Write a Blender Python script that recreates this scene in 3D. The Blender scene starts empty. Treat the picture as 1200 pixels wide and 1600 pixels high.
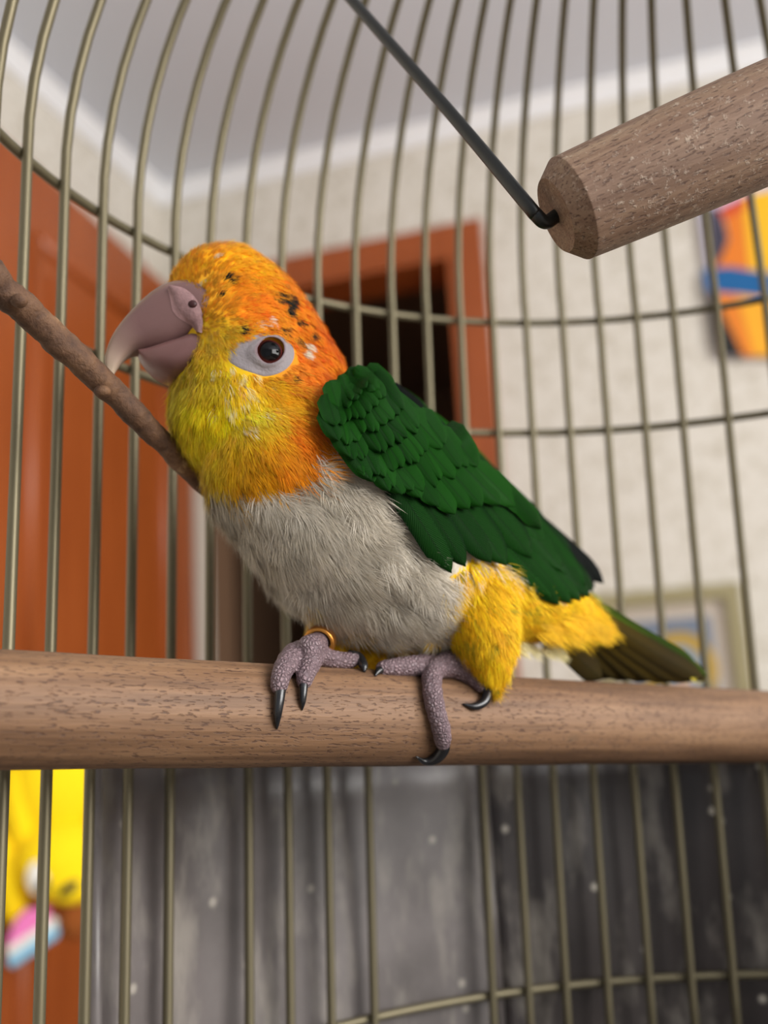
import bpy, bmesh, math
import numpy as np
from mathutils import Vector, Matrix, noise
from mathutils.bvhtree import BVHTree

rng = np.random.default_rng(7)
scene = bpy.context.scene
COL = scene.collection
V3 = lambda *a: np.array(a, float)

# ------------------------------------------------------------------ camera
FPX = 1600.0                                  # focal length in pixels of a 1200x1600 frame
PITCH, ROLL, YAW = 0.2119, -0.0579, 0.3052    # tilt up, roll, heading of the side wall
CZ = 0.95                                     # lens height above the floor
C0 = V3(0, 0, CZ)
CF = V3(0, math.cos(PITCH), math.sin(PITCH))
_r0 = V3(1, 0, 0); _u0 = np.cross(_r0, CF)
CR = math.cos(ROLL) * _r0 + math.sin(ROLL) * _u0
CU = -math.sin(ROLL) * _r0 + math.cos(ROLL) * _u0
cam_d = bpy.data.cameras.new('camera'); cam = bpy.data.objects.new('camera', cam_d); COL.objects.link(cam)
cam.matrix_world = Matrix(((CR[0], CU[0], -CF[0], 0), (CR[1], CU[1], -CF[1], 0), (CR[2], CU[2], -CF[2], CZ), (0, 0, 0, 1)))
cam_d.sensor_fit = 'VERTICAL'; cam_d.sensor_height = 36; cam_d.lens = 36
cam_d.clip_start = 0.005
cam_d.dof.use_dof = True; cam_d.dof.focus_distance = 0.250; cam_d.dof.aperture_fstop = 8.0
scene.camera = cam

# ------------------------------------------------------------------ light
vs = scene.view_settings
vs.view_transform = 'Standard'; vs.look = 'None'; vs.gamma = 1; vs.use_curve_mapping = False
vs.exposure = 0.55
world = bpy.data.worlds.new('daylight'); scene.world = world; world.use_nodes = True
world.node_tree.nodes['Background'].inputs[0].default_value = (0.86, 0.92, 1.0, 1)
world.node_tree.nodes['Background'].inputs[1].default_value = 0.34

ROOM_ROT = -YAW
D0 = V3(math.sin(YAW), math.cos(YAW), 0); D1 = V3(math.cos(YAW), -math.sin(YAW), 0)
def room(s, t, z): return s * D1 + t * D0 + V3(0, 0, z)
S_L, S_R, T_B, T_F, HGT = -1.408, 2.3, 2.446, -2.4, 2.55
WT0, WT1, WZ0, WZ1 = -1.55, 0.75, 1.0, 2.4       # window opening in the right wall
def area_light(name, s, t, z, sx, sy, power, color, aim):
    ld = bpy.data.lights.new(name, 'AREA'); ld.shape = 'RECTANGLE'; ld.size = sx; ld.size_y = sy
    ld.energy = power; ld.color = color
    o = bpy.data.objects.new(name, ld); COL.objects.link(o)
    o.location = room(s, t, z)
    o.rotation_euler = Vector(aim).to_track_quat('-Z', 'Y').to_euler()
    return o
area_light('window_right_offscreen', S_R + 0.03, (WT0 + WT1) / 2, (WZ0 + WZ1) / 2, WT1 - WT0, WZ1 - WZ0, 105, (1.0, 0.98, 0.95), -D1)

# ------------------------------------------------------------------ pixel helpers
def ray(px, py): return CF + (px - 600) / FPX * CR - (py - 800) / FPX * CU
def P(px, py, d): return C0 + ray(px, py) * d
def to_px(p):
    q = np.asarray(p) - C0; d = q @ CF
    return 600 + FPX * (q @ CR) / d, 800 - FPX * (q @ CU) / d
def depth(p): return float((np.asarray(p) - C0) @ CF)

# ------------------------------------------------------------------ materials
def s2l(c):
    return tuple((x / 255 / 12.92 if x / 255 <= .04045 else ((x / 255 + .055) / 1.055) ** 2.4) for x in c)
class NT:
    def __init__(s, name):
        s.m = bpy.data.materials.new(name); s.m.use_nodes = True
        s.t = s.m.node_tree; s.b = s.t.nodes['Principled BSDF']; s.out = s.t.nodes['Material Output']
    def n(s, typ, ins=None, **kw):
        nd = s.t.nodes.new(typ)
        for k, v in kw.items(): setattr(nd, k, v)
        for k, v in (ins or {}).items():
            if isinstance(v, bpy.types.NodeSocket): s.t.links.new(v, nd.inputs[k])
            else: nd.inputs[k].default_value = v
        return nd
    def link(s, a, b): s.t.links.new(a, b)
    def set(s, **kw):
        for k, v in kw.items():
            k = k.replace('_', ' ')
            if isinstance(v, bpy.types.NodeSocket): s.link(v, s.b.inputs[k])
            else: s.b.inputs[k].default_value = v
    def ramp(s, fac, stops):
        r = s.n('ShaderNodeValToRGB', {0: fac}); e = r.color_ramp.elements
        while len(e) < len(stops): e.new(.5)
        for el, (p, c) in zip(e, stops):
            el.position = p; el.color = (*c, 1) if len(c) == 3 else c
        return r.outputs[0]
    def mix(s, fac, a, b, mode='MIX'):
        nd = s.t.nodes.new('ShaderNodeMix'); nd.data_type = 'RGBA'; nd.blend_type = mode
        for i, v in ((0, fac), (6, a), (7, b)):
            if isinstance(v, bpy.types.NodeSocket): s.link(v, nd.inputs[i])
            else: nd.inputs[i].default_value = v if i == 0 else (*v[:3], 1)
        return nd.outputs[2]
    def math(s, op, a, b=0.0):
        nd = s.t.nodes.new('ShaderNodeMath'); nd.operation = op
        for i, v in ((0, a), (1, b)):
            if isinstance(v, bpy.types.NodeSocket): s.link(v, nd.inputs[i])
            else: nd.inputs[i].default_value = v
        return nd.outputs[0]
    def coord(s, scale=(1, 1, 1), kind='Object'):
        tc = s.n('ShaderNodeTexCoord'); mp = s.n('ShaderNodeMapping', {0: tc.outputs[kind], 3: scale}); return mp.outputs[0]
    def noise(s, co, scale, detail=4, rough=.55):
        return s.n('ShaderNodeTexNoise', {'Vector': co, 'Scale': scale, 'Detail': detail, 'Roughness': rough}).outputs[0]
    def bump(s, h, strength, dist):
        s.link(s.n('ShaderNodeBump', {'Height': h, 'Strength': strength, 'Distance': dist}).outputs[0], s.b.inputs['Normal'])

def plain(name, rgb, rough=.6, metal=0., spec=.4):
    m = NT(name); m.set(Base_Color=(*s2l(rgb), 1), Roughness=rough, Metallic=metal); m.b.inputs['Specular IOR Level'].default_value = spec
    return m.m

def mat_wallpaper():
    m = NT('wallpaper'); co = m.coord()
    n1 = m.noise(co, 26, 6, .7); n2 = m.noise(co, 110, 3)
    v = m.n('ShaderNodeTexVoronoi', {'Vector': co, 'Scale': 34.}).outputs[0]
    f = m.math('ADD', m.math('MULTIPLY', n1, .75), m.math('MULTIPLY', v, .45))
    c = m.ramp(f, [(.34, s2l((176, 166, 148))), (.5, s2l((205, 198, 184))), (.66, s2l((219, 213, 202)))])
    c = m.mix(.25, c, m.ramp(n2, [(.35, s2l((170, 162, 150))), (.65, s2l((225, 220, 212)))]))
    m.set(Base_Color=c, Roughness=.8); m.bump(f, .25, .004); return m.m
def mat_doorwood():
    m = NT('orange_door_wood'); co = m.coord((9, 9, .7))
    n = m.noise(co, 5, 5)
    c = m.ramp(n, [(.3, s2l((140, 66, 22))), (.7, s2l((162, 82, 34)))])
    m.set(Base_Color=c, Roughness=.42); return m.m
def mat_dowel(name, dark, mid, light, fleck, wear=0.):
    m = NT(name)
    co = m.coord((1, 1, .045)); f1 = m.coord((1, 1, .2))
    grain = m.noise(co, 420, 5, .65); broad = m.noise(m.coord((1, 1, .1)), 60, 3)
    c = m.ramp(m.math('ADD', m.math('MULTIPLY', grain, .6), m.math('MULTIPLY', broad, .4)), [(.36, s2l(dark)), (.5, s2l(mid)), (.66, s2l(light))])
    fl = m.noise(f1, 2000, 2, .5)
    flm = m.ramp(fl, [(.585, (0, 0, 0)), (.64, (1, 1, 1))])
    c = m.mix(m.math('MULTIPLY', flm, .75), c, s2l(fleck))
    st = m.ramp(m.noise(m.coord((1, 1, .5)), 130, 5, .65), [(.66, (0, 0, 0)), (.74, (1, 1, 1))])
    c = m.mix(m.math('MULTIPLY', st, .35), c, s2l((88, 76, 58)))
    h = m.math('SUBTRACT', grain, m.math('MULTIPLY', flm, .5))
    if wear:
        w = m.ramp(m.noise(m.coord((1, 1, .8)), 620, 4, .75), [(.56, (0, 0, 0)), (.68, (1, 1, 1))])
        c = m.mix(m.math('MULTIPLY', w, wear), c, s2l((214, 196, 176)))
        h = m.math('ADD', h, m.math('MULTIPLY', w, .6))
    m.set(Base_Color=c, Roughness=.62); m.bump(h, .55, .0005); return m.m
def mat_bark():
    m = NT('bark'); co = m.coord()
    n = m.noise(co, 55, 6, .65); n2 = m.noise(co, 260, 5, .7)
    c = m.ramp(n, [(.36, s2l((58, 38, 27))), (.5, s2l((92, 62, 42))), (.60, s2l((120, 86, 58))), (.68, s2l((196, 166, 124)))])
    c = m.mix(.35, c, m.ramp(n2, [(.35, s2l((44, 28, 20))), (.65, s2l((130, 96, 68)))]))
    m.set(Base_Color=c, Roughness=.75); m.bump(m.math('ADD', n2, n), .8, .0012); return m.m
def mat_plastic(name, a, b, spots, transp):
    m = NT(name); co = m.coord()
    n = m.noise(co, 22, 5, .6); n2 = m.noise(m.coord((1, 1, .35)), 70, 4, .6)
    c = m.ramp(n, [(.32, s2l(a)), (.68, s2l(b))])
    sm = m.ramp(n2, [(.52, (0, 0, 0)), (.74, (1, 1, 1))])
    c = m.mix(m.math('MULTIPLY', sm, .45), c, s2l((176, 168, 156)))
    v = m.n('ShaderNodeTexVoronoi', {'Vector': co, 'Scale': 95., 'Randomness': 1.})
    dot = m.ramp(v.outputs[0], [(.07, (1, 1, 1)), (.2, (0, 0, 0))])
    pick = m.ramp(m.n('ShaderNodeSeparateColor', {0: v.outputs[1]}).outputs[0], [(.62, (0, 0, 0)), (.68, (1, 1, 1))])
    dm = m.math('MULTIPLY', m.math('MULTIPLY', dot, pick), spots)
    c = m.mix(dm, c, s2l((190, 182, 168)))
    m.set(Base_Color=c, Roughness=.38)
    tr = m.n('ShaderNodeBsdfTransparent'); mx = m.n('ShaderNodeMixShader', {0: transp, 1: m.b.outputs[0], 2: tr.outputs[0]})
    m.link(mx.outputs[0], m.out.inputs[0]); return m.m
def mat_attr(name, rough=.6, sheen=.0, bump=None, trans=0.):
    m = NT(name); a = m.n('ShaderNodeVertexColor', layer_name='col')
    m.set(Base_Color=a.outputs[0], Roughness=rough); m.b.inputs['Specular IOR Level'].default_value = .25
    if sheen: m.b.inputs['Sheen Weight'].default_value = sheen
    if bump: m.bump(m.noise(m.coord(), bump[0], 4, .6), bump[1], bump[2])
    if trans:
        tl = m.n('ShaderNodeBsdfTranslucent', {0: a.outputs[0]}); mx = m.n('ShaderNodeMixShader', {0: trans, 1: m.b.outputs[0], 2: tl.outputs[0]})
        m.link(mx.outputs[0], m.out.inputs[0])
    return m.m
def mat_scale():
    m = NT('scaly_skin'); a = m.n('ShaderNodeVertexColor', layer_name='col')
    v = m.n('ShaderNodeTexVoronoi', {'Vector': m.coord(), 'Scale': 950.}, feature='DISTANCE_TO_EDGE').outputs[0]
    e = m.ramp(v, [(.02, (0, 0, 0)), (.3, (1, 1, 1))])
    c = m.mix(e, s2l((84, 66, 72)), a.outputs[0], 'MIX'); c = m.mix(.35, c, a.outputs[0])
    m.set(Base_Color=c, Roughness=.5); m.bump(e, .8, .0005); return m.m
def mat_flight(name, base, mid, tip, edge, root=None):
    """vaned feather: UV.x runs root to tip, UV.y runs across from vane edge (0) over the shaft (.5) to the other edge (1)"""
    m = NT(name); tc = m.n('ShaderNodeTexCoord'); sp = m.n('ShaderNodeSeparateXYZ', {0: tc.outputs['UV']})
    u, v = sp.outputs[0], sp.outputs[1]
    av = m.math('ABSOLUTE', m.math('SUBTRACT', v, .5))
    inf = m.n('ShaderNodeObjectInfo').outputs['Random']
    c = m.ramp(u, [(.25, s2l(root or base)), (.7, s2l(mid)), (.95, s2l(tip))])
    c = m.mix(m.math('MULTIPLY', inf, .7), c, s2l(base))
    c = m.mix(m.ramp(av, [(.34, (0, 0, 0)), (.5, (1, 1, 1))]), c, s2l(edge))
    c = m.mix(m.ramp(av, [(.012, (.6, .6, .6)), (.03, (0, 0, 0))]), c, s2l((12, 26, 10)))
    ph = m.math('ADD', m.math('MULTIPLY', u, 150.), m.math('MULTIPLY', av, -55.))
    nz = m.noise(m.coord(), 400, 2)
    w = m.math('SINE', m.math('ADD', m.math('MULTIPLY', ph, 1.6), m.math('MULTIPLY', nz, 5.)))
    c = m.mix(m.math('MULTIPLY', m.math('ADD', w, 1.), .14), c, s2l(base))
    m.set(Base_Color=c, Roughness=.55); m.b.inputs['Specular IOR Level'].default_value = .06
    m.bump(w, .4, .0003); return m.m

M = dict(
    wallpaper=mat_wallpaper(), door=mat_doorwood(), bark=mat_bark(),
    ceiling=plain('ceiling_paint', (216, 220, 230), .9), white=plain('white_moulding', (236, 236, 238), .6),
    perch=mat_dowel('beech_dowel', (98, 70, 48), (126, 93, 66), (148, 114, 84), (70, 43, 29)),
    swing=mat_dowel('worn_dowel', (108, 80, 62), (134, 106, 86), (156, 130, 106), (74, 48, 36), .45),
    brass=plain('dull_brass_wire', (112, 104, 82), .45, .55, .35),
    black_wire=plain('black_coated_wire', (22, 24, 23), .38, .1, .5),
    hall=plain('brown_hall_wall', (112, 84, 62), .8), hall2=plain('hall_plum_wall', (110, 88, 86), .8),
    cream=plain('cream_jamb', (206, 198, 184), .6),
    floor=plain('floor_covering', (150, 140, 128), .6),
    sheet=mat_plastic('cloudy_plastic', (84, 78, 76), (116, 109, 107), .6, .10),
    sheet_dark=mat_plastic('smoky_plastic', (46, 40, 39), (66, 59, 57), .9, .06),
    tray=plain('dark_tray', (60, 52, 46), .4),
    table=plain('table_wood', (130, 96, 66), .5),
    plume=mat_attr('plumage', .65, .15, None, .25), skin=mat_attr('plumage_skin', .8),
    horn=mat_attr('horn', .3, 0, (350, .12, .0006)), toe=mat_scale(),
    claw=plain('claw_black', (30, 30, 32), .25, 0, .6), band=plain('leg_band_gold', (196, 132, 60), .3, .85, .5),
    eye=mat_attr('eye_gloss', .04), lidskin=mat_attr('eye_skin', .6, 0, (900, .5, .0006)),
    green=mat_flight('green_feather', (5, 34, 5), (16, 58, 11), (16, 58, 11), (5, 30, 7), (16, 58, 11)),
    green2=mat_flight('green_covert', (5, 38, 4), (20, 68, 11), (20, 68, 11), (20, 68, 11), (20, 68, 11)),
    green3=mat_flight('green_small_covert', (5, 38, 4), (20, 68, 11), (20, 68, 11), (20, 68, 11), (20, 68, 11)),
    blackfe=mat_flight('black_feather', (10, 14, 12), (14, 18, 16), (14, 16, 16), (6, 8, 8)),
    tailfe=mat_flight('tail_feather', (66, 52, 10), (46, 38, 22), (52, 44, 24), (26, 24, 14)),
    tailgreen=mat_flight('tail_green_feather', (60, 78, 10), (24, 52, 16), (40, 66, 20), (20, 30, 10)),
    plush=plain('yellow_plush', (250, 214, 4), .9), plush2=plain('amber_plush', (228, 166, 8), .9),
    pink=plain('pink_felt', (226, 120, 180), .9), aqua=plain('pale_blue_fringe', (130, 190, 220), .9),
    felt_white=plain('white_felt', (228, 224, 214), .8), felt_black=plain('black_felt', (18, 16, 16), .4),
    brownmat=plain('matte_brown', (140, 74, 20), .9),
    frame=plain('olive_gilt_frame', (150, 140, 104), .45), frame2=plain('pale_gilt', (196, 186, 156), .45),
    matb=plain('picture_mat', (190, 178, 164), .8),
    steel=plain('handle_steel', (150, 146, 138), .3, .8),
)
def flat(rgb): 
    k = 'print_%d_%d_%d' % rgb
    if k not in M: M[k] = plain(k, rgb, .6)
    return M[k]

# ------------------------------------------------------------------ object helpers
def mesh_obj(name, verts, faces, mat, parent=None, smooth=True, cols=None, uvs=None):
    me = bpy.data.meshes.new(name)
    me.from_pydata([tuple(map(float, v)) for v in verts], [], [tuple(map(int, f)) for f in faces])
    if smooth: me.polygons.foreach_set('use_smooth', [True] * len(me.polygons))
    if cols is not None:
        a = me.color_attributes.new('col', 'FLOAT_COLOR', 'POINT')
        c = np.ones((len(verts), 4), np.float32); c[:, :3] = cols; a.data.foreach_set('color', c.ravel())
    if uvs is not None:
        uv = me.uv_layers.new(name='UVMap'); li = np.empty(len(me.loops), int); me.loops.foreach_get('vertex_index', li)
        uv.data.foreach_set('uv', np.asarray(uvs, np.float32)[li].ravel())
    me.materials.append(mat); me.update()
    return link(bpy.data.objects.new(name, me), parent)
def link(o, parent=None):
    COL.objects.link(o)
    if parent is not None:
        o.parent = parent; o.matrix_parent_inverse = parent.matrix_basis.inverted() if not parent.parent else (parent.parent.matrix_basis @ parent.matrix_parent_inverse @ parent.matrix_basis).inverted()
    return o
def empty(name, loc, rz=0., label=None, cat=None, group=None):
    o = bpy.data.objects.new(name, None); COL.objects.link(o); o.empty_display_size = .02
    o.location = loc; o.rotation_euler = (0, 0, rz)
    if label: tag(o, label, cat, group)
    return o
def tag(o, label, cat, group=None, kind=None):
    o['label'] = label; o['category'] = cat
    if group: o['group'] = group
    if kind: o['kind'] = kind
    return o
def structure(o, label, cat):
    o['kind'] = 'structure'; o['label'] = label; o['category'] = cat; return o

class MB:
    def __init__(s): s.v = []; s.f = []
    def box(s, a, b):
        n = len(s.v); (x0, y0, z0), (x1, y1, z1) = a, b
        s.v += [(x0, y0, z0), (x1, y0, z0), (x1, y1, z0), (x0, y1, z0), (x0, y0, z1), (x1, y0, z1), (x1, y1, z1), (x0, y1, z1)]
        s.f += [tuple(n + i for i in q) for q in ((0, 3, 2, 1), (4, 5, 6, 7), (0, 1, 5, 4), (1, 2, 6, 5), (2, 3, 7, 6), (3, 0, 4, 7))]; return s
    def add(s, vf):
        n = len(s.v); s.v += [tuple(p) for p in vf[0]]; s.f += [tuple(n + i for i in q) for q in vf[1]]; return s
    def build(s, name, mat, parent=None, smooth=False): return mesh_obj(name, s.v, s.f, mat, parent, smooth)
def room_obj(mb, name, mat, parent=None, smooth=False):
    o = mb.build(name, mat, None, smooth)
    if parent: o.parent = parent
    else: o.rotation_euler = (0, 0, ROOM_ROT)
    return o

def frames(pts):
    pts = np.asarray(pts, float); n = len(pts); T = np.gradient(pts, axis=0); T /= np.linalg.norm(T, axis=1)[:, None] + 1e-12
    ref = V3(0, 0, 1) if abs(T[0][2]) < .9 else V3(1, 0, 0)
    X = np.zeros_like(pts); x = np.cross(ref, T[0]); x /= np.linalg.norm(x)
    for i in range(n):
        x = x - (x @ T[i]) * T[i]; x /= np.linalg.norm(x); X[i] = x
    return T, X, np.cross(T, X)
def smooth_path(pts, n):
    """Catmull-Rom through the rows of pts (any number of columns)"""
    p = np.asarray(pts, float); p = np.vstack([2 * p[0] - p[1], p, 2 * p[-1] - p[-2]]); k = len(p) - 3; out = []
    for u in np.linspace(0, k - 1e-9, n):
        i = int(u); t = u - i; a, b, c, d = p[i:i + 4]
        out.append(.5 * ((2 * b) + (-a + c) * t + (2 * a - 5 * b + 4 * c - d) * t * t + (-a + 3 * b - 3 * c + d) * t ** 3))
    return np.array(out)
def tube(pts, rad, seg=10, closed=False, caps=True):
    pts = np.asarray(pts, float); n = len(pts); rad = np.broadcast_to(np.asarray(rad, float), (n,))
    if closed:
        T = np.roll(pts, -1, 0) - np.roll(pts, 1, 0); T /= np.linalg.norm(T, axis=1)[:, None]
        X = np.cross(V3(0, 0, 1), T); X /= np.linalg.norm(X, axis=1)[:, None]; Y = np.cross(T, X)
    else: T, X, Y = frames(pts)
    a = np.arange(seg) / seg * 2 * math.pi
    v = pts[:, None] + rad[:, None, None] * (np.cos(a)[None, :, None] * X[:, None] + np.sin(a)[None, :, None] * Y[:, None])
    v = v.reshape(-1, 3); f = []
    for i in range(n if closed else n - 1):
        j = (i + 1) % n
        for k in range(seg):
            l = (k + 1) % seg; f.append((i * seg + k, i * seg + l, j * seg + l, j * seg + k))
    if caps and not closed: f += [tuple(range(seg))[::-1], tuple((n - 1) * seg + k for k in range(seg))]
    return v, f
def lathe(prof, seg=32):
    """prof: (r, z) pairs, closed at the ends"""
    v = []; f = []; n = len(prof)
    for r, z in prof:
        for k in range(seg):
            a = 2 * math.pi * k / seg; v.append((r * math.cos(a), r * math.sin(a), z))
    for i in range(n - 1):
        for k in range(seg):
            l = (k + 1) % seg; f.append((i * seg + k, i * seg + l, (i + 1) * seg + l, (i + 1) * seg + k))
    f += [tuple(range(seg))[::-1], tuple((n - 1) * seg + k for k in range(seg))]
    return v, f
def ball(c, r, X=V3(1, 0, 0), Y=V3(0, 1, 0), Z=V3(0, 0, 1), nu=20, nv=12):
    r = np.broadcast_to(np.asarray(r, float), (3,)); v = [c + r[2] * Z]; f = []
    for i in range(1, nv):
        th = math.pi * i / nv
        for k in range(nu):
            a = 2 * math.pi * k / nu; v.append(c + r[0] * math.sin(th) * math.cos(a) * X + r[1] * math.sin(th) * math.sin(a) * Y + r[2] * math.cos(th) * Z)
    v.append(c - r[2] * Z); e = len(v) - 1
    for k in range(nu):
        l = (k + 1) % nu; f.append((0, 1 + k, 1 + l)); f.append((e, e - nu + l, e - nu + k))
        for i in range(nv - 2): f.append((1 + i * nu + k, 1 + (i + 1) * nu + k, 1 + (i + 1) * nu + l, 1 + i * nu + l))
    return v, f

# ================================================================== THE ROOM (local x = s along the back wall, y = t towards it)
OP0, OP1, OPZ, CAS = -1.30, -0.53, 2.172, 0.074       # doorway opening and casing width
TH = .14
wb = MB().box((S_L - TH, T_B, 0), (OP0, T_B + TH, HGT)).box((OP0, T_B, OPZ), (OP1, T_B + TH, HGT)).box((OP1, T_B, 0), (S_R + TH, T_B + TH, HGT))
structure(room_obj(wb, 'wall_back', M['wallpaper']), 'pale mottled wallpapered wall around the dark doorway', 'wall')
structure(room_obj(MB().box((S_L - TH, T_F, 0), (S_L, T_B, HGT)), 'wall_left', M['wallpaper']), 'pale wallpapered side wall behind the open orange door', 'wall')
wr = MB().box((S_R, T_F, 0), (S_R + TH, WT0, HGT)).box((S_R, WT1, 0), (S_R + TH, T_B, HGT)).box((S_R, WT0, 0), (S_R + TH, WT1, WZ0)).box((S_R, WT0, WZ1), (S_R + TH, WT1, HGT))
structure(room_obj(wr, 'wall_right', M['wallpaper']), 'wallpapered side wall with the window opening', 'wall')
structure(room_obj(MB().box((S_L - TH, T_F, -.1), (S_R + TH, T_B + 1.9, 0)), 'floor', M['floor']), 'plain grey beige floor of the room', 'floor')
structure(room_obj(MB().box((S_L - TH, T_F, HGT), (S_R + TH, T_B + TH, HGT + .1)), 'ceiling', M['ceiling']), 'plain pale grey painted ceiling', 'ceiling')
wf = MB()
for y0, y1, z0, z1 in ((WT0, WT1, WZ0, WZ0 + .06), (WT0, WT1, WZ1 - .06, WZ1), (WT0, WT0 + .06, WZ0 + .06, WZ1 - .06), (WT1 - .06, WT1, WZ0 + .06, WZ1 - .06), (-.43, -.37, WZ0 + .06, WZ1 - .06)):
    wf.box((S_R + .05, y0, z0), (S_R + .11, y1, z1))
structure(room_obj(wf, 'window_1', M['white']), 'white framed window in the side wall', 'window')
# cornice along ceiling: concave profile
def cornice(p0, p1, nrm, name, label):
    prof = [(0, 0), (.036, 0), (.034, -.008), (.024, -.014), (.017, -.026), (.013, -.038), (.007, -.040), (.007, -.048), (0, -.048)]
    v = []; f = []; n = len(prof)
    for q in (p0, p1):
        for d, z in prof: v.append((q[0] + nrm[0] * d, q[1] + nrm[1] * d, HGT + z))
    for k in range(n): l = (k + 1) % n; f.append((k, l, n + l, n + k))
    mb = MB(); mb.v, mb.f = v, f
    structure(room_obj(mb, name, M['white']), label, 'cornice')
cornice((S_L, T_B), (S_R, T_B), (0, -1), 'trim_1', 'white cornice between the ceiling and the doorway wall')
cornice((S_L, T_F), (S_L, T_B), (1, 0), 'trim_2', 'white cornice between the ceiling and the side wall by the door')
cas = room_obj(MB().box((OP1, T_B - .022, 0), (OP1 + CAS, T_B, OPZ + CAS)), 'trim_3', M['door']); structure(cas, 'orange wooden casing around the dark doorway', 'door casing')
room_obj(MB().box((OP0 - .06, T_B - .022, OPZ), (OP1, T_B, OPZ + CAS)), 'head_casing', M['door'], cas)
room_obj(MB().box((OP1 - .02, T_B - .022, 0), (OP1 + .004, T_B + TH, OPZ)), 'jamb', M['door'], cas)
room_obj(MB().box((OP0 + .02, T_B - .022, OPZ - .02), (OP1 - .02, T_B + TH, OPZ + .004)), 'head_jamb', M['door'], cas)
room_obj(MB().box((OP0 + .002, T_B - .03, 0), (OP0 + .036, T_B, OPZ - .02)), 'hinge_jamb', M['cream'], cas)
room_obj(MB().box((OP0 + .002, T_B + .001, 0), (OP0 + .03, T_B + TH, OPZ - .021)), 'door_lining', M['hall'], cas)
hall = MB().box((-1.6, T_B + 1.7, 0), (.4, T_B + 1.8, 2.4)).box((-1.7, T_B + TH, 0), (-1.6, T_B + 1.8, 2.4)).box((-1.7, T_B + TH, 2.4), (.5, T_B + 1.8, 2.5))
structure(room_obj(hall, 'wall_hall', M['hall']), 'dim brown hallway wall seen through the doorway', 'wall')
structure(room_obj(MB().box((.4, T_B + TH, 0), (.5, T_B + 1.8, 2.4)), 'wall_hall_side', M['hall2']), 'dim plum grey side wall of the hallway', 'wall')
structure(room_obj(MB().box((OP1 + CAS, T_B - .015, 0), (S_R, T_B, .08)), 'baseboard_back', M['white']), 'white baseboard along the doorway wall', 'baseboard')

# open door leaf, hinged at the doorway's far jamb
hinge = (-1.296, 2.405); leaf_dir = np.array([.072, -.9]); leaf_dir /= np.linalg.norm(leaf_dir)
LW, LT, LZ = 1.02, .04, 2.15
leaf_rz = ROOM_ROT + math.atan2(leaf_dir[1], leaf_dir[0])          # local x runs from hinge to free edge, local y = away from the side wall (+)
hp = room(hinge[0], hinge[1], 0)
leaf = MB().box((0, -LT, .01), (LW, 0, LZ)).build('door_1', M['door'])
leaf.location = hp; leaf.rotation_euler = (0, 0, leaf_rz)
structure(leaf, 'orange wooden door standing open against the side wall', 'door')
lx = V3(math.cos(leaf_rz), math.sin(leaf_rz), 0); ly = V3(-lx[1], lx[0], 0)
def leaf_at(px, py, off=0.):
    v = ray(px, py); k = ((hp + ly * off - C0) @ ly) / (v @ ly); q = C0 + v * k - hp
    return q @ lx, q[2]
def on_leaf(mb, name, mat, parent=None, smooth=False):
    o = mb.build(name, mat, None, smooth); o.parent = parent or leaf; return o
xa = leaf_at(256, 900)[0]; xb = leaf_at(44, 900)[0]
def molding(x0, x1, z0, z1):
    w = .034
    for a, b in (((x0, z0), (x0, z1)), ((x1, z0), (x1, z1)), ((x0, z0), (x1, z0)), ((x0, z1), (x1, z1))):
        on_leaf(MB().add(tube([(a[0], 0, a[1]), (b[0], 0, b[1])], w / 2, 12)), 'panel_moulding', M['door'], smooth=True)
PZ = leaf_at(120, 425)[1]
molding(xa, xb, 1.02, PZ); molding(xa, xb, .2, .88)
on_leaf(MB().box((xa + .06, 0, 1.08), (xb - .06, .01, PZ - .06)), 'raised_panel', M['door'])
on_leaf(MB().box((xa + .06, 0, .26), (xb - .06, .01, .82)), 'raised_panel', M['door'])

# yellow plush toy hanging from the door handle
hx, hz = leaf_at(40, 1110, .05)
hd = on_leaf(MB().box((hx - .02, 0, hz - .1), (hx + .02, .012, hz + .06)), 'door_handle', M['steel'])
on_leaf(MB().add(tube([(hx, .01, hz), (hx, .05, hz), (hx + .02, .055, hz), (hx - .1, .055, hz)], .009, 10)), 'lever', M['steel'], hd, True)
def Lw(x, y, z): return hp + lx * x + ly * y + V3(0, 0, z)
PG = (lambda l: Lw(l[0], .10, l[1]))(leaf_at(72, 1340, .10))
PY = C0 - PG; PY[2] = 0; PY /= np.linalg.norm(PY); PX = V3(-PY[1], PY[0], 0)          # toy faces the room
pxs = depth(PG) / FPX
def Q(px, py, w=0.): v = ray(px, py); return C0 + v * (((PG - C0) @ PY + w) / (v @ PY))
plush = empty('plush_toy', Q(72, 1500), 0, 'yellow plush toy with round eyes hanging on the orange door', 'plush toy')
def pball(name, px, py, w, rx, rz, ry, mat, par=plush, sub=(22, 14), rot=0.):
    X = PX * math.cos(rot) + V3(0, 0, math.sin(rot)); Z = -PX * math.sin(rot) + V3(0, 0, math.cos(rot))
    return mesh_obj(name, *ball(Q(px, py, w), (rx * pxs, ry * pxs, rz * pxs), X, PY, Z, *sub), mat, par)
pball('body', 88, 1225, 0, 78, 90, 62, M['plush'])
pball('arm', 30, 1265, .02, 26, 75, 30, M['plush'], rot=.15)
pball('arm', 150, 1255, .02, 24, 70, 30, M['plush'], rot=-.1)
pball('head', 96, 1345, .03, 74, 60, 60, M['plush'])
pball('ear', 14, 1375, .02, 24, 75, 24, M['plush'], rot=.2)
pball('snout', 112, 1385, .078, 40, 26, 26, M['plush'])
pball('brown_lobe', 114, 1428, .03, 26, 38, 30, M['brownmat'])  # ellipsoid below the snout in one even brown
e1 = pball('eye', 62, 1370, .082, 19, 26, 9, M['felt_white']); pball('pupil', 68, 1384, .09, 11, 11, 6, M['felt_black'], e1, (14, 8))
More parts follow.
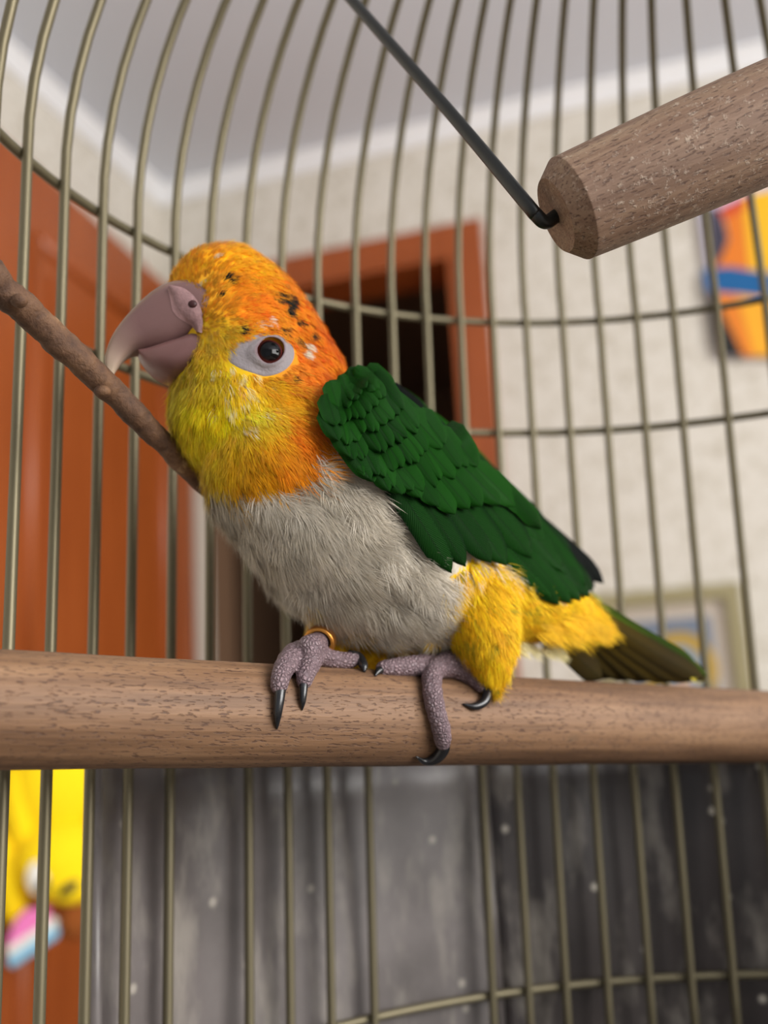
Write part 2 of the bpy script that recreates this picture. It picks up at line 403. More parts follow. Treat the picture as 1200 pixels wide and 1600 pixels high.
e2 = pball('eye', 146, 1372, .074, 17, 22, 9, M['felt_white']); pball('pupil', 150, 1380, .082, 10, 10, 6, M['felt_black'], e2, (14, 8))
pball('nose', 107, 1388, .105, 17, 8, 8, M['felt_black'], rot=.55)
def slab(name, pl, th, mat, w):
    fr = [Q(x, y, w) for x, y in pl]; bk = [p - PY * th for p in fr]; n = len(fr)
    return mesh_obj(name, fr + bk, [tuple(range(n)), tuple(range(2 * n - 1, n - 1, -1))] + [(i, n + i, n + (i + 1) % n, (i + 1) % n) for i in range(n)], mat, plush, False)
slab('tongue', [(12, 1470), (24, 1440), (40, 1422), (78, 1418), (76, 1440), (52, 1455), (30, 1472), (14, 1482)], .02, M['pink'], .06)
for k in range(8):
    x = 14 + k * 9; y = 1484 - k * 6
    pball('fringe_tuft', x + 4, y, .055, 9, 9, 8, M['felt_white'], plush, (10, 7)); pball('fringe_tuft', x + 6, y + 15, .05, 9, 12, 8, M['aqua'], plush, (10, 7))
mesh_obj('hanging_loop', *tube(smooth_path([Q(72, 1150, .0), Q(66, 1120, .0), Lw(hx - .04, .056, hz + .012), Lw(hx - .05, .056, hz + .012)], 14), .004, 6), M['plush2'], plush)

# pictures on the back wall
def wall_sz(px, py, off=0.):
    v = ray(px, py); k = (T_B - off) / (v @ D0); q = C0 + v * k; return q @ D1, q[2]
def wall_poly(px_pts, name, mat, parent, d0, d1):
    pts = [wall_sz(*p) for p in px_pts]; n = len(pts)
    if sum(pts[i][0] * pts[(i + 1) % n][1] - pts[(i + 1) % n][0] * pts[i][1] for i in range(n)) < 0: pts = pts[::-1]
    mb = MB(); mb.v = [(s, T_B - d1, z) for s, z in pts] + [(s, T_B - d0, z) for s, z in pts]
    mb.f = [tuple(range(n)), tuple(range(2 * n - 1, n - 1, -1))] + [(i, n + i, n + (i + 1) % n, (i + 1) % n) for i in range(n)]
    o = mb.build(name, mat)
    if parent: o.parent = parent
    else: o.rotation_euler = (0, 0, ROOM_ROT)
    return o
s0, z1 = wall_sz(1088, 335); sb, z0 = wall_sz(1130, 563); s0 = (s0 + sb) / 2
S1 = s0 + .46
def wall_box(name, sa, sbb, za, zb, d0, d1, mat, parent):
    o = MB().box((sa, T_B - d1, za), (sbb, T_B - d0, zb)).build(name, mat)
    if parent: o.parent = parent
    else: o.rotation_euler = (0, 0, ROOM_ROT)
    return o
post = wall_box('poster', s0, S1, z0, z1 + .08, .003, .025, flat((196, 192, 214)), None)
tag(post, 'bright canvas print in orange, yellow and blue on the pale wallpaper', 'picture')
PS = [  # print: flat colour fields, outlines given where they lie on the wall
    ('dark_field', (64, 60, 76), [(1106, 330), (1120, 332), (1130, 352), (1138, 378), (1132, 400), (1118, 424), (1112, 424)], .0262),
    ('orange_field', (226, 124, 34), [(1122, 334), (1166, 316), (1174, 440), (1112, 436), (1130, 404), (1139, 380), (1132, 352)], .0264),
    ('yellow_field', (240, 186, 30), [(1160, 314), (1225, 300), (1235, 440), (1172, 440)], .0266),
    ('orange_field', (222, 110, 40), [(1225, 300), (1300, 290), (1310, 430), (1235, 430)], .0264),
    ('red_field', (206, 70, 40), [(1124, 334), (1164, 314), (1166, 332), (1130, 350)], .0268),
    ('blue_band', (14, 92, 150), [(1098, 430), (1112, 426), (1140, 424), (1176, 430), (1215, 434), (1330, 425), (1330, 470), (1215, 474), (1150, 466), (1104, 462)], .0270),
    ('black_field', (26, 26, 26), [(1104, 462), (1126, 470), (1168, 562), (1130, 562), (1118, 550)], .0262),
    ('lower_orange_field', (226, 128, 34), [(1110, 456), (1164, 456), (1190, 562), (1162, 562)], .0264),
    ('lower_yellow_field', (240, 170, 36), [(1150, 460), (1240, 460), (1260, 562), (1178, 562)], .0266),
    ('lower_dark_field', (90, 50, 50), [(1184, 480), (1330, 470), (1340, 540), (1230, 530)], .0264)]
for nme, c, l, d in PS: wall_poly(l, nme, flat(c), post, .0245, d)

fs0, fz1 = wall_sz(930, 932); fs1, _ = wall_sz(1166, 1000); fz0 = fz1 - .47
ic = empty('framed_picture', room((fs0 + fs1) / 2, T_B, fz0), ROOM_ROT, 'olive gilt framed picture of a haloed figure hung low on the wallpaper', 'picture')
pic_c = (fs0 + fs1) / 2
def ic_box(name, sa, sbb, za, zb, d0, d1, mat):
    return mesh_obj(name, *(lambda m: ([(x - pic_c, y - T_B, z - fz0) for x, y, z in m.v], m.f))(MB().box((sa, T_B - d1, za), (sbb, T_B - d0, zb))), mat, None, False)
def icp(o): o.parent = ic; return o
fw = .034
for a in ((fs0, fs0 + fw, fz0, fz1), (fs1 - fw, fs1, fz0, fz1), (fs0 + fw, fs1 - fw, fz1 - fw, fz1), (fs0 + fw, fs1 - fw, fz0, fz0 + fw)):
    icp(ic_box('frame_rail', *a, .002, .03, M['frame']))
icp(ic_box('mat_board', fs0 + fw, fs1 - fw, fz0 + fw, fz1 - fw, .002, .012, M['matb']))
pb = .035; psa, psb, pza, pzb = fs0 + fw + pb, fs1 - fw - pb, fz0 + fw + pb, fz1 - fw - pb
icp(ic_box('print', psa, psb, pza, pzb, .010, .014, flat((112, 122, 138))))
def ic_poly(pts, name, mat, d):
    n = len(pts); v = [(s - pic_c, -d, z - fz0) for s, z in pts] + [(s - pic_c, -.0135, z - fz0) for s, z in pts]
    return icp(mesh_obj(name, v, [tuple(range(n)), tuple(range(2 * n - 1, n - 1, -1))] + [(i, n + i, n + (i + 1) % n, (i + 1) % n) for i in range(n)], mat, None, False))
def ell(cs, cz, a, b, n=28): return [(cs + a * math.cos(2 * math.pi * k / n), cz + b * math.sin(2 * math.pi * k / n)) for k in range(n)]
hs, hz_ = (psa + psb) / 2 + .012, pzb - .115
ic_poly([(psa + .02, pza), (psb - .02, pza), (psb - .035, hz_ - .02), (hs, hz_ + .03), (psa + .05, hz_ - .03)], 'robe', flat((120, 74, 62)), .0145)
ic_poly(ell(hs, hz_, .083, .085), 'halo', flat((176, 144, 60)), .015)
ic_poly(ell(hs, hz_ - .005, .05, .06), 'veil', flat((120, 146, 168)), .0155)
ic_poly(ell(hs + .004, hz_ - .014, .026, .034), 'face', flat((190, 160, 140)), .016)
ic_poly([(psa + .03, pza), (psb - .06, pza), (psb - .08, pza + .07), (psa + .05, pza + .08)], 'sleeve', flat((84, 104, 140)), .016)

# ================================================================== THE CAGE
CC = V3(.0963, .2233, CZ); RC = .2
Z1, Z2, Z3, Z4, ZB, HD = .1725, .1221, -.0009, -.0987, -.152, .172
cage = empty('bird_cage', CC + V3(0, 0, ZB - .03), 0, 'round domed bird cage of dull brass wire around the parrot', 'bird cage')
def bar_path(z0, z1, dome=False):
    zs = np.linspace(z0, z1, 8); pts = [(RC, 0, z) for z in zs]
    if dome:
        a0 = 0.
        for a in np.linspace(.06, math.pi / 2 - .07, 20): pts.append((RC * math.cos(a), 0, Z1 + HD * math.sin(a)))
    return np.array([(x, .0335 * min(0, z - Z1) * -1 * .9, z) for x, y, z in pts])
def bar_mesh(name, pts):
    v, f = tube(pts, .0016, 8); me = bpy.data.meshes.new(name); me.from_pydata([tuple(p) for p in v], [], f)
    me.polygons.foreach_set('use_smooth', [True] * len(me.polygons)); me.materials.append(M['brass']); return me
m_full = bar_mesh('bar', bar_path(ZB, Z1, True)); m_up3 = bar_mesh('bar_upper', bar_path(Z3, Z1, True))
m_up2 = bar_mesh('bar_above_door', bar_path(Z2, Z1, True)); m_lo = bar_mesh('bar_below_door', bar_path(ZB, Z4))
ANG = [-76.5, -71.1, -65.7, -60.9, -55.7, -50.8, -45.9, -41.0, -36.1, -31.0, -26.1, -21.5, -17.0, -12.8, -8.5, -3.8, .9, 5.5, 10.0, 15.3, 20.9]
n_in = len(ANG)
ANG += [20.9 + 4.863 * k for k in range(1, 54)]
def cage_part(name, me, rz):
    o = bpy.data.objects.new(name, me); COL.objects.link(o); o.parent = cage
    o.location = (0, 0, -(ZB - .03)); o.rotation_euler = (0, 0, rz); return o
for i, a in enumerate(ANG):
    rz = math.radians(90 - a); dd = (a - (-156.7) + 180) % 360 - 180
    if abs(dd) < 30:
        cage_part('bar', m_up2, rz); cage_part('bar', m_lo, rz)
    elif i in (5, 10, 11): cage_part('bar', m_up3, rz)
    else: cage_part('bar', m_full, rz)
def ring_mesh(r, z, rad, n=120):
    a = np.arange(n) / n * 2 * math.pi
    v, f = tube(np.stack([r * np.cos(a), r * np.sin(a), np.full(n, z)], 1), rad, 8, True)
    me = bpy.data.meshes.new('hoop'); me.from_pydata([tuple(p) for p in v], [], f); me.polygons.foreach_set('use_smooth', [True] * len(me.polygons)); me.materials.append(M['brass']); return me
for z in (Z1, Z2, Z4): cage_part('hoop', ring_mesh(RC + .0030, z, .0016), 0)
aa = np.radians(90 - np.linspace(-156.7 + 30.5, 203.3 - 30.5, 100))          # the middle hoop stops at the cage door
v, f = tube(np.stack([(RC + .0030) * np.cos(aa), (RC + .0030) * np.sin(aa), np.full(100, Z3)], 1), .0016, 8)
me = bpy.data.meshes.new('hoop'); me.from_pydata([tuple(p) for p in v], [], f); me.polygons.foreach_set('use_smooth', [True] * len(me.polygons)); me.materials.append(M['brass']); cage_part('hoop', me, 0)
def lathe_part(name, prof, mat):
    v, f = lathe(prof, 64); me = bpy.data.meshes.new(name); me.from_pydata(v, [], f); me.polygons.foreach_set('use_smooth', [True] * len(me.polygons)); me.materials.append(mat); return cage_part(name, me, 0)
lathe_part('dome_cap', [(.002, Z1 + HD + .012), (.012, Z1 + HD + .01), (.018, Z1 + HD - .002), (.016, Z1 + HD - .006), (.002, Z1 + HD - .006)], M['brass'])
lathe_part('base_tray', [(.18, ZB - .03), (.212, ZB - .028), (.214, ZB + .006), (.209, ZB + .006), (.206, ZB - .022), (.01, ZB - .022)], M['tray'])
# table that carries the cage
TZ = CZ + ZB - .03
tb = empty('side_table', (CC[0], CC[1], 0), 0, 'small round wooden table under the bird cage', 'table')
def tpart(name, vf): o = mesh_obj(name, *vf, M['table'], None); o.parent = tb; return o
tpart('table_top', lathe([(.02, TZ - .03), (.24, TZ - .03), (.25, TZ - .02), (.25, TZ - .004), (.246, TZ), (.02, TZ)], 48))
for k in range(4):
    a = math.pi / 4 + k * math.pi / 2
    tpart('leg', tube([(.14 * math.cos(a), .14 * math.sin(a), TZ - .03), (.19 * math.cos(a), .19 * math.sin(a), 0)], [.02, .014], 12))

# plastic guard sheets round the lower cage
def sheet(name, a0, a1, z0, z1, r, mat, label, wob):
    n, k = 48, 8; v = []; f = []
    for side in (0, .0012):
        for j in range(k):
            for i in range(n):
                a = math.radians(a0 + (a1 - a0) * i / (n - 1)); z = z0 + (z1 - z0) * j / (k - 1)
                rr = r + side + wob * math.sin(i * .55 + j * .4) + wob * .6 * math.sin(i * .23 - j * .9)
                v.append((rr * math.sin(a), rr * math.cos(a), z))
    N = n * k
    for j in range(k - 1):
        for i in range(n - 1):
            q = j * n + i; f.append((q, q + 1, q + n + 1, q + n)); f.append((N + q, N + q + n, N + q + n + 1, N + q + 1))
    for i in range(n - 1): f.append((i, N + i, N + i + 1, i + 1)); q = (k - 1) * n + i; f.append((q, q + 1, N + q + 1, N + q))
    for j in range(k - 1): q = j * n; f.append((q, q + n, N + q + n, N + q)); q = j * n + n - 1; f.append((q, N + q, N + q + n, q + n))
    o = mesh_obj(name, v, f, mat); o.location = CC; tag(o, label, 'plastic sheet'); return o
def ang_at(px, py, r):
    v = ray(px, py); a = v[0] ** 2 + v[1] ** 2; b = -(v[0] * CC[0] + v[1] * CC[1]); c = CC[0] ** 2 + CC[1] ** 2 - r * r
    q = v * ((-b + math.sqrt(b * b - a * c)) / a); return math.degrees(math.atan2(q[0] - CC[0], q[1] - CC[1]))
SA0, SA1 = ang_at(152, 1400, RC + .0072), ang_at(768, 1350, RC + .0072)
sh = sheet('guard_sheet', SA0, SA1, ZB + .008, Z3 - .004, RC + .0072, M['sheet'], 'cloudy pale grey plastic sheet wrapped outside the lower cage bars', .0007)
for a in (SA0, SA1 - .4):
    ar = math.radians(a); q = CC + V3((RC + .0078) * math.sin(ar), (RC + .0078) * math.cos(ar), 0)
    mesh_obj('sheet_edge', *tube([q + V3(0, 0, ZB + .008), q + V3(0, 0, Z3 - .004)], .0019 if a < -50 else .0024, 8), M['sheet'], sh)
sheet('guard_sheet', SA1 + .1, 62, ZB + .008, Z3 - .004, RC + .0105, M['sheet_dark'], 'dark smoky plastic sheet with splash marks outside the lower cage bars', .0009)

# ================================================================== PERCHES
PA = P(0, 1108, .2225); PB = P(1200, 1135, .374); PD = (PB - PA) / np.linalg.norm(PB - PA); PR = .01285
def cyl_hit(q, d, sgn):                        # where the line q + k d leaves the cage wall
    a = d[0] ** 2 + d[1] ** 2; w = q - CC; b = w[0] * d[0] + w[1] * d[1]; c = w[0] ** 2 + w[1] ** 2 - (RC - .003) ** 2
    return q + d * ((-b + sgn * math.sqrt(b * b - a * c)) / a)
E0 = cyl_hit(PA, PD, -1); E1 = cyl_hit(PA, PD, 1)
def dowel(name, a, b, prof, mat, label, cat, seg=40):
    L = np.linalg.norm(b - a); v, f = lathe([(r, z * L if z <= 1 else z) for r, z in prof(L)], seg)
    o = mesh_obj(name, v, f, mat); z = Vector((b - a) / L)
    o.matrix_world = Matrix.Translation(Vector(a)) @ z.to_track_quat('Z', 'Y').to_matrix().to_4x4()
    for p in o.data.polygons:
        if len(p.vertices) > 8: p.use_smooth = False
    tag(o, label, cat); return o
dowel('wooden_perch', E0, E1, lambda L: [(PR * .8, 0), (PR, .006)] + [(PR * (1 + .006 * math.sin(k * 1.3)), .03 + .94 * k / 30) for k in range(31)] + [(PR, .994), (PR * .8, 1)], M['perch'], 'thick round wooden perch the parrot stands on', 'perch')

sw = empty('swing_perch', P(1050, 250, .25), 0, 'worn wooden swing perch hung on black wire above the parrot', 'swing perch')
SA = P(868, 337, .2465); SDIR = .905 * CR + .09 * CF + .415 * CU; SDIR /= np.linalg.norm(SDIR); SL = .135; SB = SA + SDIR * SL
def swing_part(name, v, f, mat, sm=True): return mesh_obj(name, v, f, mat, sw, sm)
prof = [(.0092, 0), (.0128, .0042)] + [(.0128 + .0016 * math.sin(math.pi * k / 24), .0046 + (SL - .0092) * k / 24) for k in range(25)] + [(.0128, SL - .0042), (.0092, SL)]
v, f = lathe(prof, 48); so = mesh_obj('dowel', v, f, M['swing'], None)
sm4 = Matrix.Translation(Vector(SA)) @ Vector(SDIR).to_track_quat('Z', 'Y').to_matrix().to_4x4()
so.parent = sw; so.matrix_basis = Matrix.Translation(-sw.location) @ sm4
for p in so.data.polygons:
    zc = [so.data.vertices[i].co.z for i in p.vertices]
    if max(zc) < .0043 or min(zc) > SL - .0043: p.use_smooth = False
WA = P(838, 338, .2445); WB_ = P(550, 0, .315); wdir = (WB_ - WA) / np.linalg.norm(WB_ - WA)
k = 0
while k < .4:
    q = WA + wdir * k; rr = math.hypot(q[0] - CC[0], q[1] - CC[1]); zz = q[2] - CZ - Z1
    if (rr / RC) ** 2 + (max(zz, 0) / HD) ** 2 > .985: break
    k += .002
WE = WA + wdir * k
swing_part('wire', *tube(smooth_path([SA + SDIR * .008, SA + SDIR * .001, P(853, 347, .2452), P(838, 336, .2447), P(815, 309, .2475), P(700, 172, .2740), WB_, WE], 60), .00172, 12), M['black_wire'])
SBm = SB + (WE - SA) * .8 + SDIR * -.06
swing_part('wire', *tube(smooth_path([SB - SDIR * .006, SB + SDIR * .004, SB + SDIR * .008 + V3(0, 0, .004), SB + SDIR * .002 + V3(.0, .01, .03), V3(CC[0] + .08, CC[1] + .02, CZ + Z1 + .13)], 40), .00172, 12), M['black_wire'])

# natural branch
bp = [(-130, 312, .222, 31), (-60, 385, .232, 28), (0, 448, .24, 25.5), (60, 503, .248, 24), (130, 568, .256, 22.5), (200, 637, .265, 20), (270, 708, .274, 17), (335, 775, .284, 14.5), (400, 848, .296, 13), (455, 912, .306, 12), (545, 1010, .325, 10.5)]
bq = smooth_path([(*P(x, y, d), r * d / FPX) for x, y, d, r in bp], 140)
for i in range(len(bq)):
    bq[i, 3] *= 1 + .10 * noise.noise((i * .23, 0, 0)) + .07 * noise.noise((i * .8, 4, 0)); bq[i, :3] += .0006 * np.array(noise.noise_vector((i * .14, 9, 2)))
bv, bf = tube(bq[:, :3], bq[:, 3], 18)
ctr = np.repeat(bq[:, :3], 18, 0); bv = ctr + (bv - ctr) * np.array([1 + .09 * noise.noise(Vector(p) * 190) + .05 * noise.noise(Vector(p) * 480) for p in bv])[:, None]
br = mesh_obj('natural_branch', bv, bf, M['bark']); tag(br, 'thin natural brown branch slanting down behind the parrot', 'branch')
for px, py, d, r in ((160, 612, .2575, .0021), (30, 470, .238, .002)):
    mesh_obj('knot', *ball(P(px, py, d), (r, r, r * .8)), M['bark'], br)

# ================================================================== THE PARROT
_h = PD.copy(); _h[2] = 0; AX = _h / np.linalg.norm(_h); BN = V3(AX[1], -AX[0], 0)      # along the perch; sideways towards the viewer
def plane_at(px, py, q0, n, w=0.):
    v = ray(px, py); return C0 + v * (((q0 - C0) @ n + w) / (v @ n))
def B(px, py, w=0.): return plane_at(px, py, PA, BN, w)
HFD = V3(-math.cos(math.radians(14)), -math.sin(math.radians(14)), 0); HN = V3(HFD[1], -HFD[0], 0)
if HN @ (C0 - B(430, 600)) < 0: HN = -HN
HQ = B(440, 610)
def Hh(px, py, w=0.): return plane_at(px, py, HQ, HN, w)
parrot = empty('parrot', B(600, 1040), 0, 'young parrot with orange head, white belly and green wings on the perch', 'parrot')

def blob(spheres, voxel, smooth_it, name):
    """union of spheres (centre, radius, squash axis, squash) as one continuous skin"""
    mb = MB()
    for c, r, n, q in spheres:
        vv, ff = ball(c, r, nu=24, nv=16)
        if n is not None:
            vv = np.asarray(vv); dd = (vv - c) @ n; vv = vv - np.outer(dd * (1 - q), n)
        mb.add((vv, ff))
    me = bpy.data.meshes.new(name); me.from_pydata(mb.v, [], mb.f); o = bpy.data.objects.new(name, me); COL.objects.link(o)
    md = o.modifiers.new('r', 'REMESH'); md.mode = 'VOXEL'; md.voxel_size = voxel; md.use_smooth_shade = True
    sm = o.modifiers.new('s', 'SMOOTH'); sm.factor = .5; sm.iterations = smooth_it
    dg = bpy.context.evaluated_depsgraph_get(); me2 = bpy.data.meshes.new_from_object(o.evaluated_get(dg))
    bpy.data.objects.remove(o); bpy.data.meshes.remove(me)
    v = np.empty(len(me2.vertices) * 3); me2.vertices.foreach_get('co', v); v = v.reshape(-1, 3)
    f = [tuple(p.vertices) for p in me2.polygons]; bpy.data.meshes.remove(me2); return v, f
def chain(pts, fn, sq=None, sub=6):
    out = []; p = smooth_path(pts, (len(pts) - 1) * sub + 1) if len(pts) > 1 else np.array(pts, float)
    for x, y, w, r in p:
        c = fn(x, y, w); out.append((c, r * depth(c) / FPX, *(sq or (None, 1))))
    return out
sph = []
sph += chain([(352, 468, 0, 86), (375, 482, 0, 84), (400, 500, 0, 80), (440, 545, 0, 72), (472, 582, 0, 66)], Hh, (HN, .95))
sph += chain([(362, 500, 0, 88), (385, 560, 0, 105), (378, 640, 0, 106)], Hh, (HN, .92))
sph += chain([(400, 590, 0, 100), (432, 640, 0, 104), (440, 700, 0, 108)], Hh, (HN, .95))
sph += chain([(470, 620, 0, 72), (490, 665, 0, 85), (430, 722, 0, 113)], B)
sph += chain([(430, 722, 0, 113), (500, 772, 0, 140), (560, 822, 0, 155), (620, 855, 0, 149), (690, 890, 0, 118), (760, 912, 0, 95), (830, 928, 0, 70), (885, 952, 0, 44), (930, 975, 0, 22), (950, 985, 0, 10)], B, (BN, .95))
sph += chain([(735, 925, .011, 64), (748, 972, .0135, 54), (762, 1018, .0135, 37), (769, 1050, .013, 19)], B)
sph += chain([(535, 955, -.012, 54), (520, 985, -.012, 34)], B) + chain([(560, 985, -.012, 36), (572, 1008, -.012, 18)], B)
bodyV, bodyF = blob(sph, .00085, 7, 'body')
def tri_faces(F):
    t = []
    for f in F:
        for i in range(1, len(f) - 1): t.append((f[0], f[i], f[i + 1]))
    return np.array(t)
bodyT = tri_faces(bodyF)
body_bvh = BVHTree.FromPolygons([Vector(p) for p in bodyV], bodyF)
def vert_normals(V, T):
    n = np.zeros_like(V); fn = np.cross(V[T[:, 1]] - V[T[:, 0]], V[T[:, 2]] - V[T[:, 0]])
    for k in range(3): np.add.at(n, T[:, k], fn)
    return n / (np.linalg.norm(n, axis=1)[:, None] + 1e-12)
bodyN = vert_normals(bodyV, bodyT)
def _lump(p, q):                                   # overlapping tufts of soft belly plumage, drawn out along the body
    x = float((p - PA) @ AX) * .75 - float(p[2]) * .66; y = float((p - PA) @ AX) * .66 + float(p[2]) * .75; z = float((p - PA) @ BN)
    a = noise.noise((x * 75, y * 130, z * 120)); b = noise.noise((x * 190 + 7, y * 330, z * 300))
    return q * (.0015 * a + .0006 * b)
_x = bodyV - C0; _d = _x @ CF; _px = 600 + FPX * (_x @ CR) / _d; _py = 800 - FPX * (_x @ CU) / _d
_q = np.clip((_py - 735 + (_px - 430) * .5) / 40, .25, 1) * np.where(_px > 660, .35, 1)
bodyV = bodyV + bodyN * np.array([_lump(p, q) for p, q in zip(bodyV, _q)])[:, None]
bodyN = vert_normals(bodyV, bodyT); body_bvh = BVHTree.FromPolygons([Vector(p) for p in bodyV], bodyF)

def inpoly(x, y, poly):
    x = np.asarray(x); y = np.asarray(y); c = np.zeros(x.shape, bool); n = len(poly)
    for i in range(n):
        (x0, y0), (x1, y1) = poly[i], poly[(i + 1) % n]
        if y0 == y1: continue
        c ^= ((y0 > y) != (y1 > y)) & (x < (x1 - x0) * (y - y0) / (y1 - y0) + x0)
    return c
HEADP = [(100, 300), (620, 300), (575, 560), (540, 605), (522, 650), (514, 690), (478, 732), (432, 756), (370, 764), (310, 748), (100, 740)]
THIGHP = [(676, 950), (690, 915), (735, 875), (800, 885), (870, 930), (930, 905), (1040, 960), (1000, 1060), (850, 1030), (800, 1040), (790, 1100), (740, 1100), (705, 1010)]
FARP = [(455, 925), (500, 962), (560, 985), (640, 1002), (640, 1060), (455, 1060)]
BACKP = [(540, 560), (700, 600), (960, 860), (960, 925), (880, 925), (790, 872), (700, 800), (600, 700), (535, 650)]
HC = np.array([(300, 410, 240, 168, 20), (350, 385, 248, 172, 14), (325, 445, 234, 166, 50), (400, 410, 248, 170, 14), (380, 450, 248, 150, 22), (400, 480, 244, 138, 26), (460, 470, 246, 142, 20),
               (505, 530, 240, 122, 20), (540, 580, 246, 146, 14), (500, 610, 232, 116, 14), (470, 670, 226, 128, 8), (440, 725, 220, 140, 6), (395, 740, 216, 160, 4), (330, 720, 222, 190, 6),
               (285, 690, 232, 208, 24), (350, 640, 234, 212, 8), (400, 640, 232, 208, 40), (440, 610, 234, 178, 14), (330, 590, 206, 178, 20), (345, 530, 216, 168, 34), (295, 620, 228, 208, 20), (455, 588, 212, 130, 34), (480, 560, 238, 130, 24)], float)
SPOT_D = [(430, 461, 7), (440, 458, 7), (450, 464, 7), (455, 473, 6), (447, 482, 7), (463, 500, 5), (437, 511, 6), (352, 437, 5), (341, 466, 5), (483, 519, 5), (462, 527, 6), (474, 544, 5), (371, 515, 7), (455, 590, 5)]
SPOT_W = [(473, 548, 7), (480, 535, 6), (412, 500, 6), (398, 508, 5), (455, 545, 5), (330, 405, 5), (312, 448, 6), (385, 665, 4)]
S2L = lambda c: np.where(c / 255 <= .04045, c / 255 / 12.92, ((c / 255 + .055) / 1.055) ** 2.4)
def plume_color(px, py, r, jit=True):
    n = len(px); j = r.normal(0, 7 if jit else 2, (n, 2)); x = px + j[:, 0]; y = py + j[:, 1]
    d2 = (x[:, None] - HC[:, 0]) ** 2 + (y[:, None] - HC[:, 1]) ** 2 + 60; w = d2 ** -1.6; w /= w.sum(1)[:, None]
    head = w @ HC[:, 2:]; head[:, 1] += 10 * np.clip((600 - y) / 60, 0, 1)
    c = np.tile(np.array([216, 207, 193.]), (n, 1))                                     # belly
    warm = r.random(n)[:, None]; c = c * (1 - .10 * warm) - np.array([0, 2, 8]) * warm
    hm = inpoly(x, y, HEADP); tm = inpoly(x, y, THIGHP); fm = inpoly(x, y, FARP); bm = inpoly(x, y, BACKP)
    c[bm] = (22, 74, 18); c[tm] = (238, 192, 10); c[fm] = (238, 192, 10)
    c[hm] = np.minimum(head[hm] * 1.04, 255)
    if jit:
        k = 1 + r.normal(0, .07, n); c = c * k[:, None]; c[:, 1] *= 1 + r.normal(0, .04, n) * (hm | tm)
        fl = hm & inpoly(x, y, [(330, 555), (400, 590), (430, 640), (410, 670), (360, 660), (330, 620)]) & (r.random(n) < .17); c[fl] = (236, 226, 170)
        rd = hm & (r.random(n) < .12) & (x > 370) & (y < 600); c[rd] = c[rd] * np.array([1, .8, .7])
        gr = tm & (r.random(n) < .05); c[gr] = (150, 140, 20)
        for a, b, q in SPOT_D: c[((px - a) ** 2 + (py - b) ** 2 < (q * 1.1) ** 2) & (r.random(n) < .85)] = (34, 34, 24)
        for a, b, q in SPOT_W: c[((px - a) ** 2 + (py - b) ** 2 < q * q) & (r.random(n) < .7)] = (238, 228, 206)
    return S2L(np.clip(c, 0, 255))
def to_px_arr(V):
    q = V - C0; d = q @ CF; return 600 + FPX * (q @ CR) / d, 800 - FPX * (q @ CU) / d
bpx, bpy_ = to_px_arr(bodyV)
bcol = plume_color(bpx, bpy_, rng, False)
body = mesh_obj('body', bodyV, bodyF, M['skin'], parrot, True, bcol)

# ---- feather flow over the body (pixel directions turned into the bird's plane)
FLOW = np.array([(292, 445, .15, -1), (300, 405, .6, -.8), (345, 385, 1, -.15), (400, 400, 1, .35), (330, 450, .8, -.5), (380, 450, 1, .1), (450, 440, .8, .65), (400, 500, .95, .3), (500, 510, .65, .8), (540, 580, .5, .9), (470, 580, .85, .5),
                 (310, 560, .0, 1), (300, 620, -.25, 1), (280, 680, -.2, 1), (330, 700, .05, 1), (350, 620, .15, 1), (400, 640, .5, .9), (430, 700, .5, .9), (450, 620, .8, .6), (500, 640, .7, .7), (480, 700, .6, .8),
                 (340, 780, .35, .95), (420, 790, .5, .85), (480, 760, .7, .7), (430, 880, .7, .75), (540, 880, .8, .6), (600, 800, .8, .6), (560, 960, .95, .35), (660, 900, .9, .45), (650, 980, 1, .15),
                 (740, 900, .45, .9), (700, 970, .35, .95), (750, 980, .2, 1), (765, 1050, .1, 1), (840, 930, .9, .5), (850, 990, 1, .3), (930, 970, .95, .45), (530, 980, .2, 1), (570, 1000, .5, .9)], float)
UPI = V3(0, 0, 1)
def flow_dir(px, py):
    d2 = (px[:, None] - FLOW[:, 0]) ** 2 + (py[:, None] - FLOW[:, 1]) ** 2 + 100; w = d2 ** -1.5; w /= w.sum(1)[:, None]
    g = w @ FLOW[:, 2:]; return g / (np.linalg.norm(g, axis=1)[:, None] + 1e-9)
